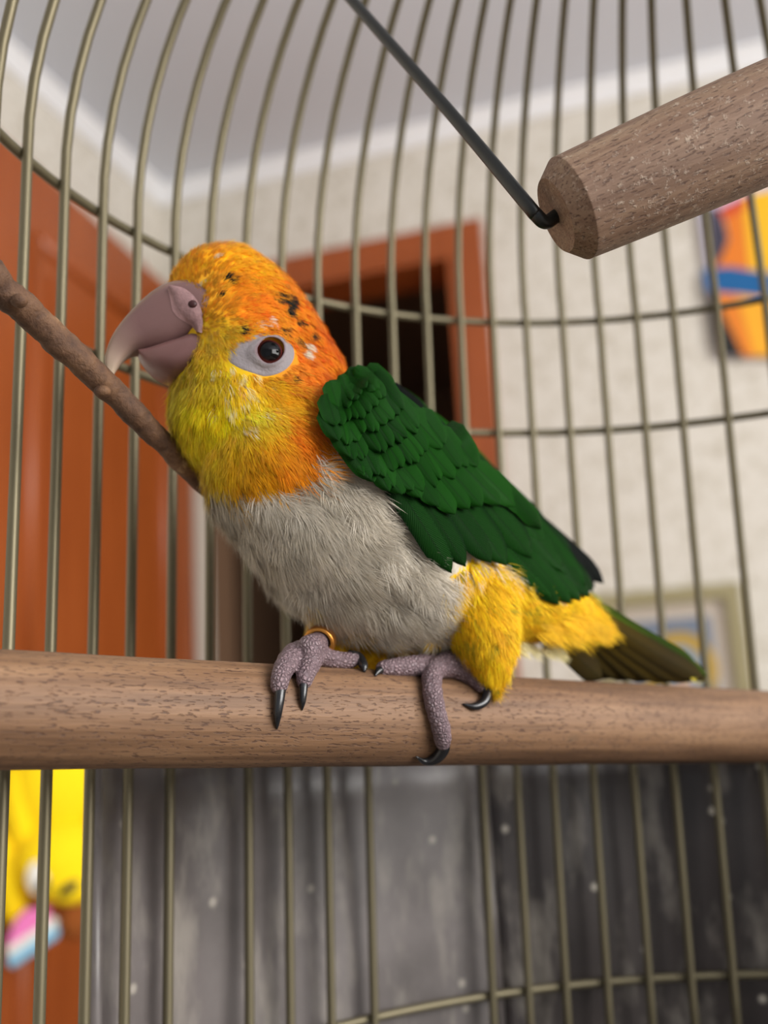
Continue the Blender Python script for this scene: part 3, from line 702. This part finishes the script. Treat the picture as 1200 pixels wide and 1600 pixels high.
def plumes(Pt, Nn, T, L, Wd, col, nb, lift, sw, r, curl=0.):
    n = len(Pt); S = np.cross(Nn, T); S /= np.linalg.norm(S, axis=1)[:, None] + 1e-9
    u = np.linspace(-1, 1, nb)[None, :] + r.normal(0, .12, (n, nb)); u = np.clip(u, -1.1, 1.1)
    ln = L[:, None] * (1 - .30 * u ** 2) * (1 + r.normal(0, .10, (n, nb)))
    st = L[:, None] * .38 * np.clip(1 - np.abs(u), 0, 1)
    e = lambda A: A[:, None, :]
    x = lambda A: A[..., None]
    lf = (lift * (1 + r.normal(0, .35, n)))[:, None] * np.ones((1, nb))
    p0 = e(Pt) + e(T) * x(st) + e(S) * x(Wd[:, None] * u * .12) - e(Nn) * .0002 + e(Nn) * x(lf * .15)
    pm = e(Pt) + e(T) * x(st * .45 + ln * .55) + e(S) * x(Wd[:, None] * u * .72) + e(Nn) * x(lf * .85)
    p1 = e(Pt) + e(T) * x(ln) + e(S) * x(Wd[:, None] * u * 1.0) + e(Nn) * x(lf * (.75 + curl * r.random((n, nb))))
    w = (sw * (1 + r.normal(0, .2, (n, nb))))[..., None] * e(S)
    vv = np.stack([p0 - w, p0 + w, pm - w * .8, pm + w * .8, p1], 2).reshape(-1, 3)
    base = np.arange(n * nb) * 5
    quads = np.stack([base, base + 1, base + 3, base + 2], 1); tris = np.stack([base + 2, base + 3, base + 4], 1)
    shade = np.clip(1 + r.normal(0, .06, (n, nb)), .6, 1.4)
    cc = (col[:, None, :] * shade[..., None])[:, :, None, :] * np.ones(5)[None, None, :, None]
    return vv, quads, tris, np.clip(cc.reshape(-1, 3), 0, 1)
def fast_mesh(name, parts, mat, parent):
    off = 0; V = []; Qd = []; Tr = []; Cc = []
    for vv, q, t, c in parts: V.append(vv); Qd.append(q + off); Tr.append(t + off); Cc.append(c); off += len(vv)
    V = np.concatenate(V); Qd = np.concatenate(Qd); Tr = np.concatenate(Tr); Cc = np.concatenate(Cc)
    me = bpy.data.meshes.new(name); nl = len(Qd) * 4 + len(Tr) * 3; me.vertices.add(len(V)); me.vertices.foreach_set('co', V.astype(np.float32).ravel())
    me.loops.add(nl); me.loops.foreach_set('vertex_index', np.concatenate([Qd.ravel(), Tr.ravel()]).astype(np.int32))
    me.polygons.add(len(Qd) + len(Tr)); me.polygons.foreach_set('loop_start', np.concatenate([np.arange(len(Qd)) * 4, len(Qd) * 4 + np.arange(len(Tr)) * 3]).astype(np.int32))
    me.update(calc_edges=True)
    a = me.color_attributes.new('col', 'FLOAT_COLOR', 'POINT'); c4 = np.ones((len(V), 4), np.float32); c4[:, :3] = Cc; a.data.foreach_set('color', c4.ravel())
    me.materials.append(mat); o = bpy.data.objects.new(name, me); return link(o, parent)
def sample(n, r):
    a = np.linalg.norm(np.cross(bodyV[bodyT[:, 1]] - bodyV[bodyT[:, 0]], bodyV[bodyT[:, 2]] - bodyV[bodyT[:, 0]]), axis=1)
    i = r.choice(len(a), n, p=a / a.sum()); b = r.random((n, 2)); s = np.sqrt(b[:, :1]); w = np.concatenate([1 - s, s * (1 - b[:, 1:]), s * b[:, 1:]], 1)
    p = (bodyV[bodyT[i]] * w[..., None]).sum(1); nn = (bodyN[bodyT[i]] * w[..., None]).sum(1); return p, nn / np.linalg.norm(nn, axis=1)[:, None]

EYE_C = (421, 551)
def eye_r(th):                              # outline of the bare skin round the eye (pixels, th measured in the picture)
    c, s = math.cos(th), math.sin(th)
    a = 50 if c > 0 else 64
    b = 36 if s > 0 else 34
    r = 1 / math.sqrt((c / a) ** 2 + (s / b) ** 2)
    if c < 0: r *= 1 - .12 * abs(math.sin(2 * th))
    return r
ESK = (411, 553)
eye_poly = [(ESK[0] + eye_r(t) * math.cos(t) - 0 * s, ESK[1] + eye_r(t) * math.sin(t)) for t, s in ((k / 40 * 2 * math.pi, 0) for k in range(40))]
BEAKP = [(262, 452), (285, 455), (298, 472), (308, 500), (300, 540), (286, 585), (255, 588), (210, 560), (160, 600), (150, 540), (230, 460)]
fr = np.random.default_rng(3)
WINGP = [(545, 590), (600, 592), (660, 620), (720, 680), (800, 770), (925, 915), (915, 935), (880, 940), (830, 905), (790, 880), (735, 878), (706, 900), (682, 900), (612, 830), (580, 765), (535, 715), (512, 675), (512, 640)]
N0 = 36000
sp, sn = sample(N0, fr); sx, sy = to_px_arr(sp)
keep = ~inpoly(sx, sy, eye_poly) & ~inpoly(sx, sy, BEAKP)
headm = inpoly(sx, sy, HEADP); thm = inpoly(sx, sy, THIGHP) | inpoly(sx, sy, FARP); bkm = inpoly(sx, sy, BACKP)
white = ~headm & ~thm
keep &= ~(white & (fr.random(N0) < .35)) & ~bkm & ~inpoly(sx, sy, WINGP)
sp, sn, sx, sy, headm, thm, white = (a[keep] for a in (sp, sn, sx, sy, headm, thm, white))
g = flow_dir(sx, sy) + fr.normal(0, .13, (len(sx), 2))
_cl = np.array([noise.noise((a / 46., b / 46., 3.)) for a, b in zip(sx, sy)]) * np.where(white, 1.1, .35)      # tufts lie at slightly different angles
g = np.stack([g[:, 0] * np.cos(_cl) - g[:, 1] * np.sin(_cl), g[:, 0] * np.sin(_cl) + g[:, 1] * np.cos(_cl)], 1)
axd = np.where(headm[:, None], -HFD[None], AX[None])
T3 = g[:, :1] * axd - g[:, 1:] * UPI
T3 -= (T3 * sn).sum(1)[:, None] * sn; T3 /= np.linalg.norm(T3, axis=1)[:, None] + 1e-9
upper = headm & (sy < 590 + (sx - 300) * .05)
Ln = np.where(upper, .0034, np.where(headm, .0062, np.where(thm, .0066, .0095))) * (1 + fr.normal(0, .15, len(sx)))
front = headm & (sx < 345) & (sy < 520); Ln[front] *= .7
Wd = Ln * np.where(white, .42, np.where(upper, .26, .24))
lift = np.where(upper, .0006, np.where(headm, .0011, np.where(thm, .0010, .0017)))
pc = plume_color(sx, sy, fr)
parts = []
for msk, nb, swd in ((upper, 9, .00009), (headm & ~upper, 11, .00009), (thm, 11, .00009), (white, 17, .00008)):
    if msk.any(): parts.append(plumes(sp[msk], sn[msk], T3[msk], Ln[msk], Wd[msk], pc[msk], nb, lift[msk], swd, fr, .9))
plumage = fast_mesh('plumage', parts, M['plume'], parrot); plumage['kind'] = 'stuff'

# ---- bare skin and eye (both sides of the head)
def hit(px, py, bvh=body_bvh):
    h = bvh.ray_cast(Vector(C0), Vector(ray(px, py)).normalized())
    if h[0] is None: return None, None
    n = np.array(h[1]); return np.array(h[0]), (-n if n @ ray(px, py) > 0 else n)
ep, en = hit(*EYE_C); en = .6 * en + .4 * HN; en /= np.linalg.norm(en)
def mirror_head(v): v = np.asarray(v); return v - 2 * np.outer((v - HQ) @ HN, HN)
pxm = depth(ep) / FPX
def both(name, v, f, mat, cols, par=None):
    o = mesh_obj(name, v, f, mat, par or parrot, True, cols)
    return o
ER = 26 * pxm
lv = []; lf = []; lc = []; NR, NA = 9, 44
for i in range(NR):
    q = i / (NR - 1)
    for k in range(NA):
        t = 2 * math.pi * k / NA; ro = eye_r(t) * 1.03; ri = 20
        cx_ = EYE_C[0] * (1 - q) + ESK[0] * q; cy_ = EYE_C[1] * (1 - q) + ESK[1] * q; rr = ri * (1 - q) + ro * q
        p, n = hit(cx_ + rr * math.cos(t), cy_ + rr * math.sin(t))
        if p is None: p, n = ep, en
        up = .0013 * math.exp(-((q - .08) / .16) ** 2) + .0006 * (1 - q) + .00025 * math.sin(q * 19) * (1 - q)
        if q > .95: up = -.0004
        lv.append(p + n * up)
        base = np.array([146, 138, 140.])
        if q < .10: base = np.array([120, 92, 96.])
        lc.append(S2L(base))
for i in range(NR - 1):
    for k in range(NA): l = (k + 1) % NA; lf.append((i * NA + k, (i + 1) * NA + k, (i + 1) * NA + l, i * NA + l))
for mir in (0, 1):
    vv = mirror_head(lv) if mir else lv
    both('eye_skin', vv, [f[::-1] for f in lf] if mir else lf, M['lidskin'], lc)
    c = ep - en * (ER * .50); nn = en
    if mir: c = mirror_head([c])[0]; nn = en - 2 * (en @ HN) * HN
    X = np.cross(nn, UPI); X /= np.linalg.norm(X); Y = np.cross(nn, X)
    bvv, bff = ball(c, ER, X, Y, nn, 40, 28); ang = np.array([math.acos(max(-1, min(1, ((p - c) @ nn) / np.linalg.norm(p - c)))) for p in bvv])
    ir = np.clip((ang - .66) / .1, 0, 1)[:, None]; cc = S2L(np.array([8, 7, 8.])) * (1 - ir) + S2L(np.array([92, 40, 34.])) * ir
    ir2 = np.clip((ang - .92) / .08, 0, 1)[:, None]; cc = cc * (1 - ir2) + S2L(np.array([40, 22, 22.])) * ir2
    both('eye', bvv, bff, M['eye'], cc)

# ---- beak
def loft(sec, fn, colfn, nrm, seg=24, flat_bot=.0, power=2.2):
    """sec: (top px, top py, bottom px, bottom py, half width m)"""
    v = []; c = []; n = len(sec); f = []
    for i, (tx, ty, bx_, by, hw) in enumerate(sec):
        a = fn(tx, ty); b = fn(bx_, by); m = (a + b) / 2; h = (a - b) / 2
        for k in range(seg):
            t = 2 * math.pi * k / seg; cs, sn_ = math.cos(t), math.sin(t)
            q = m + h * np.sign(cs) * abs(cs) ** (2 / power) + nrm * hw * np.sign(sn_) * abs(sn_) ** (2 / power)
            v.append(q); c.append(S2L(np.array(colfn(i / (n - 1), cs), float)))
    for i in range(n - 1):
        for k in range(seg): l = (k + 1) % seg; f.append((i * seg + k, i * seg + l, (i + 1) * seg + l, (i + 1) * seg + k))
    f += [tuple(range(seg))[::-1], tuple((n - 1) * seg + k for k in range(seg))]
    return v, f, c
up_key = [(335, 454, 335, 538, .0128), (305, 450, 314, 542, .0127), (266, 452, 288, 546, .0110), (238, 463, 258, 552, .0092), (205, 491, 232, 552, .0070), (181, 519, 210, 553, .0050), (169, 541, 194, 563, .0033), (164, 562, 183, 577, .0022), (167, 582, 177, 588, .0012), (172, 597, 174, 597, .0003)]
uk = smooth_path(up_key, 30)
def upcol(q, cs):
    a = np.array([124, 94, 92.]); b = np.array([142, 112, 92.]); t = np.array([214, 196, 170.])
    w = np.clip((q - .45) / .5, 0, 1); c = a * (1 - w) + t * w
    return c if cs < .6 else c * .4 + b * .6
v, f, c = loft(uk, Hh, upcol, HN, seg=36, power=2.9)
beak = mesh_obj('upper_beak', v, f, M['horn'], parrot, True, c); beak['label'] = 'pinkish horn coloured hooked upper beak'
lk = smooth_path([(335, 540, 325, 588, .0118), (305, 532, 292, 594, .0114), (280, 538, 266, 595, .0100), (250, 545, 243, 586, .0074), (228, 549, 226, 572, .0046), (215, 550, 216, 556, .0030)], 18)
v, f, c = loft(lk, Hh, lambda q, cs: np.array([110, 80, 78.]) * (1 + .3 * q), HN, seg=30, power=2.8)
mesh_obj('lower_beak', v, f, M['horn'], parrot, True, c)
# cere and nostril
bk_bvh = BVHTree.FromPolygons([Vector(p) for p in beak.data.vertices and [vv.co + Vector(parrot.location) * 0 for vv in beak.data.vertices]], [tuple(p.vertices) for p in beak.data.polygons])
both_bvh = BVHTree.FromPolygons([Vector(p) for p in bodyV] + [v_.co.copy() for v_ in beak.data.vertices], bodyF + [tuple(i + len(bodyV) for i in p.vertices) for p in beak.data.polygons])
cv = []; cf = []; cc = []
rows = [((272, 449), (262, 452)), ((288, 452), (266, 466)), ((304, 464), (270, 486)), ((314, 482), (281, 498)), ((319, 502), (298, 508)), ((318, 522), (308, 520))]
rw = smooth_path([(*a, *b) for a, b in rows], 16)
for i, (ax_, ay, bx_, by) in enumerate(rw):
    for k in range(9):
        q = k / 8; p, n = hit(ax_ + (bx_ - ax_) * q, ay + (by - ay) * q, both_bvh)
        if p is None: p, n = np.array(Hh(ax_ + (bx_ - ax_) * q, ay + (by - ay) * q)), HN
        cv.append(p + n * (.0010 * math.sin(math.pi * min(1, q + .12)) ** .6 + .0001)); cc.append(S2L(np.array([158, 124, 124.]) * (.9 + .1 * fr.random()) * (1.12 if k > 6 else 1)))
for i in range(15):
    for k in range(8): a = i * 9 + k; cf.append((a, a + 1, a + 10, a + 9))
mesh_obj('cere', cv, cf, M['lidskin'], parrot, True, cc)
np_, nn_ = hit(302, 477, both_bvh)
X = np.cross(nn_, UPI); X /= np.linalg.norm(X); Y = np.cross(nn_, X)
mesh_obj('nostril', *ball(np_ + nn_ * .0008, (.00125, .00115, .0007), X, Y, nn_, 14, 8), plain('nostril_dark', (58, 24, 26), .5), parrot)

# ---- wings
wsp = chain([(585, 665, .0165, 66), (640, 715, .021, 84), (700, 770, .0205, 84), (760, 818, .0165, 68), (820, 862, .0115, 50), (880, 908, .006, 26)], B, (BN, .30))
wv, wf_ = blob(wsp, .0009, 6, 'wing')
wing = mesh_obj('wing', wv, wf_, plain('wing_under', (20, 72, 12), .9, 0, .05), parrot); wing['label'] = 'folded green wing'
nb_ = len(bodyV); wing_bvh = BVHTree.FromPolygons([Vector(p) for p in bodyV] + [Vector(p) for p in wv], bodyF + [tuple(i + nb_ for i in f) for f in wf_])
def surf_w(px, py):
    p, n = hit(px, py, wing_bvh)
    return None if p is None else float((p - PA) @ BN)
def vane(root, tip, wpx, layer, mat, parent, bend=0., sharp=.5, name='feather', NS=11, NTc=7, lift=.0009, wfix=None, tilt=.0004):
    root = np.array(root, float); tip = np.array(tip, float); d = tip - root; L = np.linalg.norm(d); d /= L; nrm = np.array([d[1], -d[0]])
    W = np.full((NS, NTc), np.nan); XY = np.zeros((NS, NTc, 2)); UVs = []
    for i in range(NS):
        s = 1 - (1 - i / (NS - 1)) ** 1.7
        prof = min(1, (s / .25 + .45)) if s < .14 else 1.
        prof *= math.sqrt(max(0, 1 - max(0, (s - sharp) / (1 - sharp)) ** 2.2)) if s > sharp else 1
        prof = max(prof, .06)
        for j in range(NTc):
            t = j / (NTc - 1) * 2 - 1
            ss = s - .03 * t * t * (s > .8)
            XY[i, j] = root + d * L * ss + nrm * (t * prof * wpx / 2 + bend * L * math.sin(math.pi * s) * .5)
            UVs.append((s, .5 + .5 * t))
            if wfix is None:
                q = surf_w(*XY[i, j]); W[i, j] = np.nan if q is None else q
    if wfix is None:
        for i in range(NS):
            row = W[i]
            if np.all(np.isnan(row)): W[i] = (2 * W[i - 1] - W[i - 2]) if i > 1 else .012
            else: row[np.isnan(row)] = np.nanmin(row)
        W = np.clip(W, -.004, .04)
        for _ in range(4):
            W[1:-1] = (W[:-2] + 2 * W[1:-1] + W[2:]) / 4; W[:, 1:-1] = (W[:, :-2] + 2 * W[:, 1:-1] + W[:, 2:]) / 4
    else:
        for i in range(NS): W[i] = wfix[0] + (wfix[1] - wfix[0]) * i / (NS - 1)
    V = []
    for i in range(NS):
        for j in range(NTc):
            t = j / (NTc - 1) * 2 - 1; s = 1 - (1 - i / (NS - 1)) ** 1.7
            V.append(B(*XY[i, j], W[i, j] + layer + lift * s - .0010 * t * t + tilt * t))
    F = [(i * NTc + j, i * NTc + j + 1, (i + 1) * NTc + j + 1, (i + 1) * NTc + j) for i in range(NS - 1) for j in range(NTc - 1)]
    return mesh_obj(name, V, F, mat, parent, True, None, UVs)
wr_ = np.random.default_rng(11)
J = lambda s=3: wr_.normal(0, s, 2)
# long flight feathers, lowest layer first
for i, (r_, t_, w_) in enumerate([((700, 760), (862, 936), 34), ((730, 780), (874, 946), 36), ((745, 780), (893, 944), 34), ((760, 780), (908, 940), 32), ((770, 770), (922, 934), 32), ((780, 775), (928, 925), 30)]):
    vane(r_, t_, w_, .0020 + .0002 * i, M['blackfe'] if i in (1, 2) and False else M['green'], wing, .02, .8)
for i, (r_, t_, w_) in enumerate([((588, 715), (706, 896), 44), ((612, 712), (728, 886), 42), ((640, 712), (768, 880), 46), ((662, 710), (792, 884), 46), ((690, 712), (832, 872), 46), ((712, 716), (854, 850), 46), ((735, 728), (880, 893), 42), ((748, 735), (900, 905), 38), ((762, 742), (915, 915), 34)]):
    vane(r_, t_, w_, .0040 - .0001 * i, M['green'], wing, .03, .72)
# greater coverts
for i, (t_, w_, l_, an) in enumerate([((585, 754), 34, 78, 66), ((604, 758), 34, 84, 62), ((632, 772), 36, 92, 60), ((659, 779), 36, 98, 56), ((686, 792), 36, 104, 54), ((712, 804), 36, 108, 52), ((734, 796), 36, 104, 50), ((754, 792), 38, 104, 48), ((782, 789), 36, 100, 46), ((806, 792), 34, 100, 45), ((826, 806), 30, 100, 46), ((846, 826), 28, 96, 47)]):
    a = math.radians(an); t_ = np.array(t_); vane(t_ - l_ * np.array([math.cos(a), math.sin(a)]), t_, w_, .0050 + .0001 * i, M['green2'], wing, .02, .62, lift=.0012)
# median and lesser coverts: shingled rows that get smaller towards the shoulder
ROWS = [([(604, 764), (622, 770), (650, 768), (680, 758), (702, 748), (722, 736), (744, 730)], 76, 36, 62, 50),
        ([(566, 740), (582, 748), (604, 742), (628, 734), (652, 722), (674, 706), (694, 692)], 66, 33, 66, 50),
        ([(546, 716), (564, 722), (588, 712), (612, 702), (636, 688), (656, 668)], 64, 32, 70, 48),
        ([(530, 690), (548, 694), (570, 684), (594, 670), (616, 656), (634, 640)], 60, 31, 74, 44),
        ([(520, 662), (536, 664), (556, 656), (578, 642), (598, 626), (612, 616)], 54, 30, 78, 40),
        ([(522, 638), (540, 634), (558, 626), (574, 612), (590, 602)], 44, 28, 80, 34)]
for r_i, (tips, ln_, wdt, a0, a1) in enumerate(ROWS):
    tt = smooth_path(tips, len(tips) * 2 - 1) if r_i else smooth_path(tips, len(tips) + 4)
    for k, tp in enumerate(tt):
        u = k / (len(tt) - 1); an = math.radians(a0 + (a1 - a0) * u + wr_.normal(0, 5)); tp = tp + J(3.5) ; l2 = ln_ * (1 + wr_.normal(0, .12)); w2 = wdt * (1 + wr_.normal(0, .12))
        vane(tp - l2 * np.array([math.cos(an), math.sin(an)]), tp, w2, .0056 + .00045 * r_i + .0003 * wr_.random(), M['green2'] if r_i < 2 else M['green3'], wing, wr_.normal(0, .03), .45, NS=10, NTc=7, lift=.0011)
# scapulars along the back
for i, (r_, t_, w_) in enumerate([((548, 583), (600, 606), 26), ((570, 588), (632, 624), 26), ((600, 600), (668, 652), 26), ((632, 622), (704, 690), 24), ((664, 648), (742, 732), 24), ((700, 686), (776, 772), 22), ((736, 726), (812, 814), 22), ((770, 766), (848, 852), 20), ((800, 800), (880, 884), 18)]):
    vane(r_, t_, w_, .0012, M['green'] if i % 2 else M['blackfe'], wing, .03, .6, wfix=(.010, .009) if i < 5 else (.009, .006))
    vane(np.array(r_) + (2, 10), np.array(t_) + (2, 14), w_, .0030, M['green2'], wing, .03, .6, lift=.0003)
# far wing, folded over the other side
fwing_s = chain([(600, 655, -.0165, 60), (650, 700, -.021, 76), (710, 752, -.0205, 78), (770, 800, -.0165, 62), (830, 850, -.0115, 44), (885, 890, -.007, 24)], B, (BN, .30))
fv, ff_ = blob(fwing_s, .0012, 5, 'wing')
fwing = mesh_obj('wing', fv, ff_, plain('wing_under', (20, 72, 12), .9, 0, .05), parrot); fwing['label'] = 'dark far wing showing its black tip'
for r_, t_, w_, m_ in [((780, 770), (944, 912), 30, 'blackfe'), ((790, 800), (930, 918), 28, 'blackfe'), ((760, 760), (915, 893), 30, 'blackfe'), ((740, 740), (895, 868), 28, 'green'), ((700, 690), (860, 832), 28, 'green'), ((640, 640), (800, 775), 30, 'green')]:
    vane(r_, t_, w_, 0, M[m_], fwing, .03, .8, wfix=(-.012, -.008))
for i in range(14):
    u = i / 13; r_ = np.array([600, 640]) * (1 - u) + np.array([760, 780]) * u + J(6)
    vane(r_, r_ + (60, 66), 34, 0, M['green'], fwing, 0, .6, NS=6, NTc=5, wfix=(-.026 + .006 * u, -.027 + .008 * u))

# mantle feathers that close the back between the wings
for w0_ in (.004, -.002, -.008):
    for i, (r_, t_) in enumerate([((545, 586), (604, 612)), ((572, 594), (640, 634)), ((604, 608), (674, 660)), ((636, 632), (708, 698)), ((668, 660), (744, 738)), ((704, 698), (780, 780)), ((740, 738), (816, 822)), ((774, 778), (852, 860))]):
        vane(r_, t_, 34, 0, M['green3'], fwing if w0_ < 0 else wing, .03, .6, NS=7, NTc=5, wfix=(w0_, w0_ * .8), lift=0)
# ---- tail
tail = mesh_obj('tail', *tube(smooth_path([B(860, 950, .001), B(900, 968, .001), B(945, 992, .001), B(985, 1012, .001)], 12), [.005, .005, .005, .0048, .0046, .0044, .0042, .004, .0036, .003, .002, .001], 14), M['tailfe'], parrot)
tl = [((880, 960), (958, 1060), 46, 'tailfe', -.008), ((890, 962), (985, 1062), 44, 'tailfe', -.006), ((900, 960), (1015, 1064), 42, 'tailfe', -.004), ((905, 958), (1048, 1066), 40, 'tailfe', -.002), ((910, 954), (1078, 1066), 38, 'tailfe', 0.),
      ((915, 950), (1102, 1064), 34, 'tailfe', .002), ((918, 944), (1106, 1058), 28, 'tailgreen', .001), ((920, 938), (1088, 1036), 20, 'tailgreen', -.001), ((862, 985), (940, 1062), 40, 'tailfe', -.010)]
for i, (r_, t_, w_, m_, wf0) in enumerate(tl):
    vane(r_, t_, w_, .0012 * 0 + .0004 * i, M[m_], tail, -.03, .78, wfix=(.003 + wf0 * .3, wf0), name='tail_feather', lift=0, tilt=.0012)
# soft yellow coverts under the tail and pale frayed tips of the tail feathers
def tuft(n, poly, L, dirv, w0, w1, rgb, nb, lift_, sw_=.0001, wd=.25, zsp=.001):
    xs = []; r = fr
    x0, x1 = min(p[0] for p in poly), max(p[0] for p in poly); y0, y1 = min(p[1] for p in poly), max(p[1] for p in poly)
    while len(xs) < n:
        x, y = r.uniform(x0, x1), r.uniform(y0, y1)
        if inpoly(np.array([x]), np.array([y]), poly)[0]: xs.append((x, y))
    xs = np.array(xs); Pt = np.array([B(x, y, w0 + (w1 - w0) * (x - x0) / (x1 - x0) + r.normal(0, zsp)) for x, y in xs])
    g = np.array(dirv)[None] + r.normal(0, .12, (n, 2)); T = g[:, :1] * AX[None] - g[:, 1:] * UPI; T /= np.linalg.norm(T, axis=1)[:, None]
    Nn = np.tile(BN, (n, 1)) + r.normal(0, .1, (n, 3)); Nn -= (Nn * T).sum(1)[:, None] * T; Nn /= np.linalg.norm(Nn, axis=1)[:, None]
    Lm = L * (1 + r.normal(0, .15, n)); col = S2L(np.clip(np.array(rgb, float)[None] * (1 + r.normal(0, .08, (n, 1))), 0, 255))
    return plumes(Pt, Nn, T, Lm, Lm * wd, col, nb, np.full(n, lift_), sw_, r, .8)
tp = [tuft(150, [(840, 925), (890, 935), (912, 965), (880, 990), (830, 985)], .0095, (.9, .45), .0095, .0075, (236, 188, 12), 15, .001),
      tuft(9, [(1076, 1050), (1092, 1056), (1086, 1062), (1064, 1060)], .0034, (.9, .4), .003, .002, (214, 196, 60), 7, .0003, .00008),
      tuft(10, [(912, 922), (932, 932), (948, 950), (930, 946)], .005, (.85, .5), .005, .004, (150, 150, 16), 9, .0005),
      tuft(120, [(885, 955), (925, 950), (945, 975), (930, 992), (880, 985)], .0085, (.9, .5), .0062, .0050, (236, 188, 12), 13, .0008),
      tuft(50, [(795, 1000), (870, 1000), (870, 1018), (800, 1012)], .006, (.8, .6), .004, .002, (226, 214, 160), 11, .0008, .00007)]
cov = fast_mesh('tail_covert', tp, M['plume'], tail); cov['kind'] = 'stuff'

# ---- feet
def on_perch(px, py, r):
    """point whose distance from the perch axis is PR + r, on the side seen along this line of sight"""
    v = ray(px, py); w = C0 - PA; vp = v - (v @ PD) * PD; wp = w - (w @ PD) * PD
    a = vp @ vp; b = vp @ wp; R = PR + r; c = wp @ wp - R * R; D = b * b - a * c
    k = (-b - math.sqrt(D)) / a if D > 0 else -b / a
    return C0 + v * k
def toe(keys, n=26):
    """keys: (px, py, radius px, stand-off px or None, depth offset) -> path with radii"""
    out = []
    for kx in keys:
        px, py, rp = kx[:3]; r = rp * .27 / FPX
        q = on_perch(px, py, r * (kx[3] if len(kx) > 3 else .85)); 
        if len(kx) > 4: q = q + BN * kx[4]
        out.append((*q, rp * depth(q) / FPX))
    return smooth_path(out, n)
def foot(name, toes, tarsus, label=None):
    sph_ = []
    for t in toes:
        p = toe(t, 30)
        for i, q in enumerate(p):
            k = 1 + .05 * math.sin(i * 1.7); sph_.append((q[:3], q[3] * k, None, 1))
    for q in smooth_path(tarsus, 14): sph_.append((q[:3], q[3], None, 1))
    V, F = blob(sph_, .00042, 3, name); x, y = to_px_arr(V); n = np.array([noise.noise(Vector(p) * 900) for p in V]); n2 = np.array([noise.noise(Vector(p) * 2600) for p in V])
    base = np.array([136, 114, 118.])[None] * (1 + .16 * n[:, None]) + np.clip(n2, 0, 1)[:, None] * 60
    o = mesh_obj(name, V, F, M['toe'], parrot, True, S2L(np.clip(base, 0, 255))); return o
def claw(par, keys):
    out = []
    for px, py, rp, so_ in keys:
        q = on_perch(px, py, so_ * .27 / FPX); out.append((*q, rp * depth(q) / FPX))
    p = smooth_path(out, 18); mesh_obj('claw', *tube(p[:, :3], np.maximum(p[:, 3], .0001), 12), M['claw'], par)
tq = lambda px, py, w, r: (*B(px, py, w), r * .27 / FPX)
f1 = foot('foot', [[(488, 1018, 19), (462, 1022, 19), (446, 1040, 17), (438, 1060, 15), (436, 1074, 13)],
                   [(492, 1022, 18), (485, 1036, 17), (478, 1052, 15), (475, 1066, 12)],
                   [(495, 1022, 17), (520, 1030, 14), (542, 1032, 13), (552, 1030, 12)]],
          [tq(484, 1012, .006, 20), tq(498, 1003, .0, 17), tq(512, 990, -.006, 17), tq(520, 975, -.010, 18)])
claw(f1, [(439, 1062, 9.5, 13), (437, 1085, 9, 11), (434, 1112, 7.5, 8), (433, 1130, 4, 4), (433, 1139, 1, 1)])
claw(f1, [(475, 1056, 8, 13), (474, 1076, 7, 10), (473, 1096, 5, 6), (472, 1110, 1, 1)])
claw(f1, [(546, 1024, 9, 14), (560, 1028, 9, 14), (568, 1040, 7, 8), (569, 1050, 2, 1)])
f2 = foot('foot', [[(705, 1036, 22, 1.), (678, 1048, 17), (675, 1070, 16), (678, 1095, 16), (684, 1120, 15), (690, 1142, 15), (692, 1160, 13)],
                   [(705, 1036, 22, 1.), (730, 1050, 17), (745, 1062, 14), (752, 1072, 11)],
                   [(690, 1036, 18, .9), (655, 1040, 17, .8), (625, 1042, 15, .7), (598, 1044, 12, .6)]],
          [(*on_perch(705, 1036, .003), .0034), tq(728, 1034, .010, 18), tq(748, 1030, .012, 18), tq(762, 1030, .013, 17)])
claw(f2, [(694, 1158, 10, 12), (692, 1172, 10, 10), (680, 1186, 8.5, 9), (664, 1190, 5.5, 6), (650, 1182, 1, 3)])
claw(f2, [(748, 1066, 8, 12), (761, 1080, 8, 11), (757, 1096, 7.5, 9), (742, 1104, 6, 6), (723, 1100, 1, 2)])
claw(f2, [(604, 1044, 7, 7), (592, 1048, 6, 5), (586, 1056, 1, 1)])
# closed ring on the shank
b0 = B(497, 1006, .001); b1 = B(507, 992, -.005); bd = (b1 - b0) / np.linalg.norm(b1 - b0); L_ = .0042
prf = [(.0034, 0), (.0042, 0), (.0043, .0004), (.0043, L_ - .0004), (.0042, L_), (.0034, L_), (.0034, 0)]
vv, ffc = lathe(prf, 36); ffc = ffc[:-2]
mt = Matrix.Translation(Vector(b0)) @ Vector(bd).to_track_quat('Z', 'Y').to_matrix().to_4x4()
bnd = mesh_obj('leg_band', [np.array(mt @ Vector(p)) for p in vv], ffc, M['band'], f1); bnd['label'] = 'gold coloured leg ring'
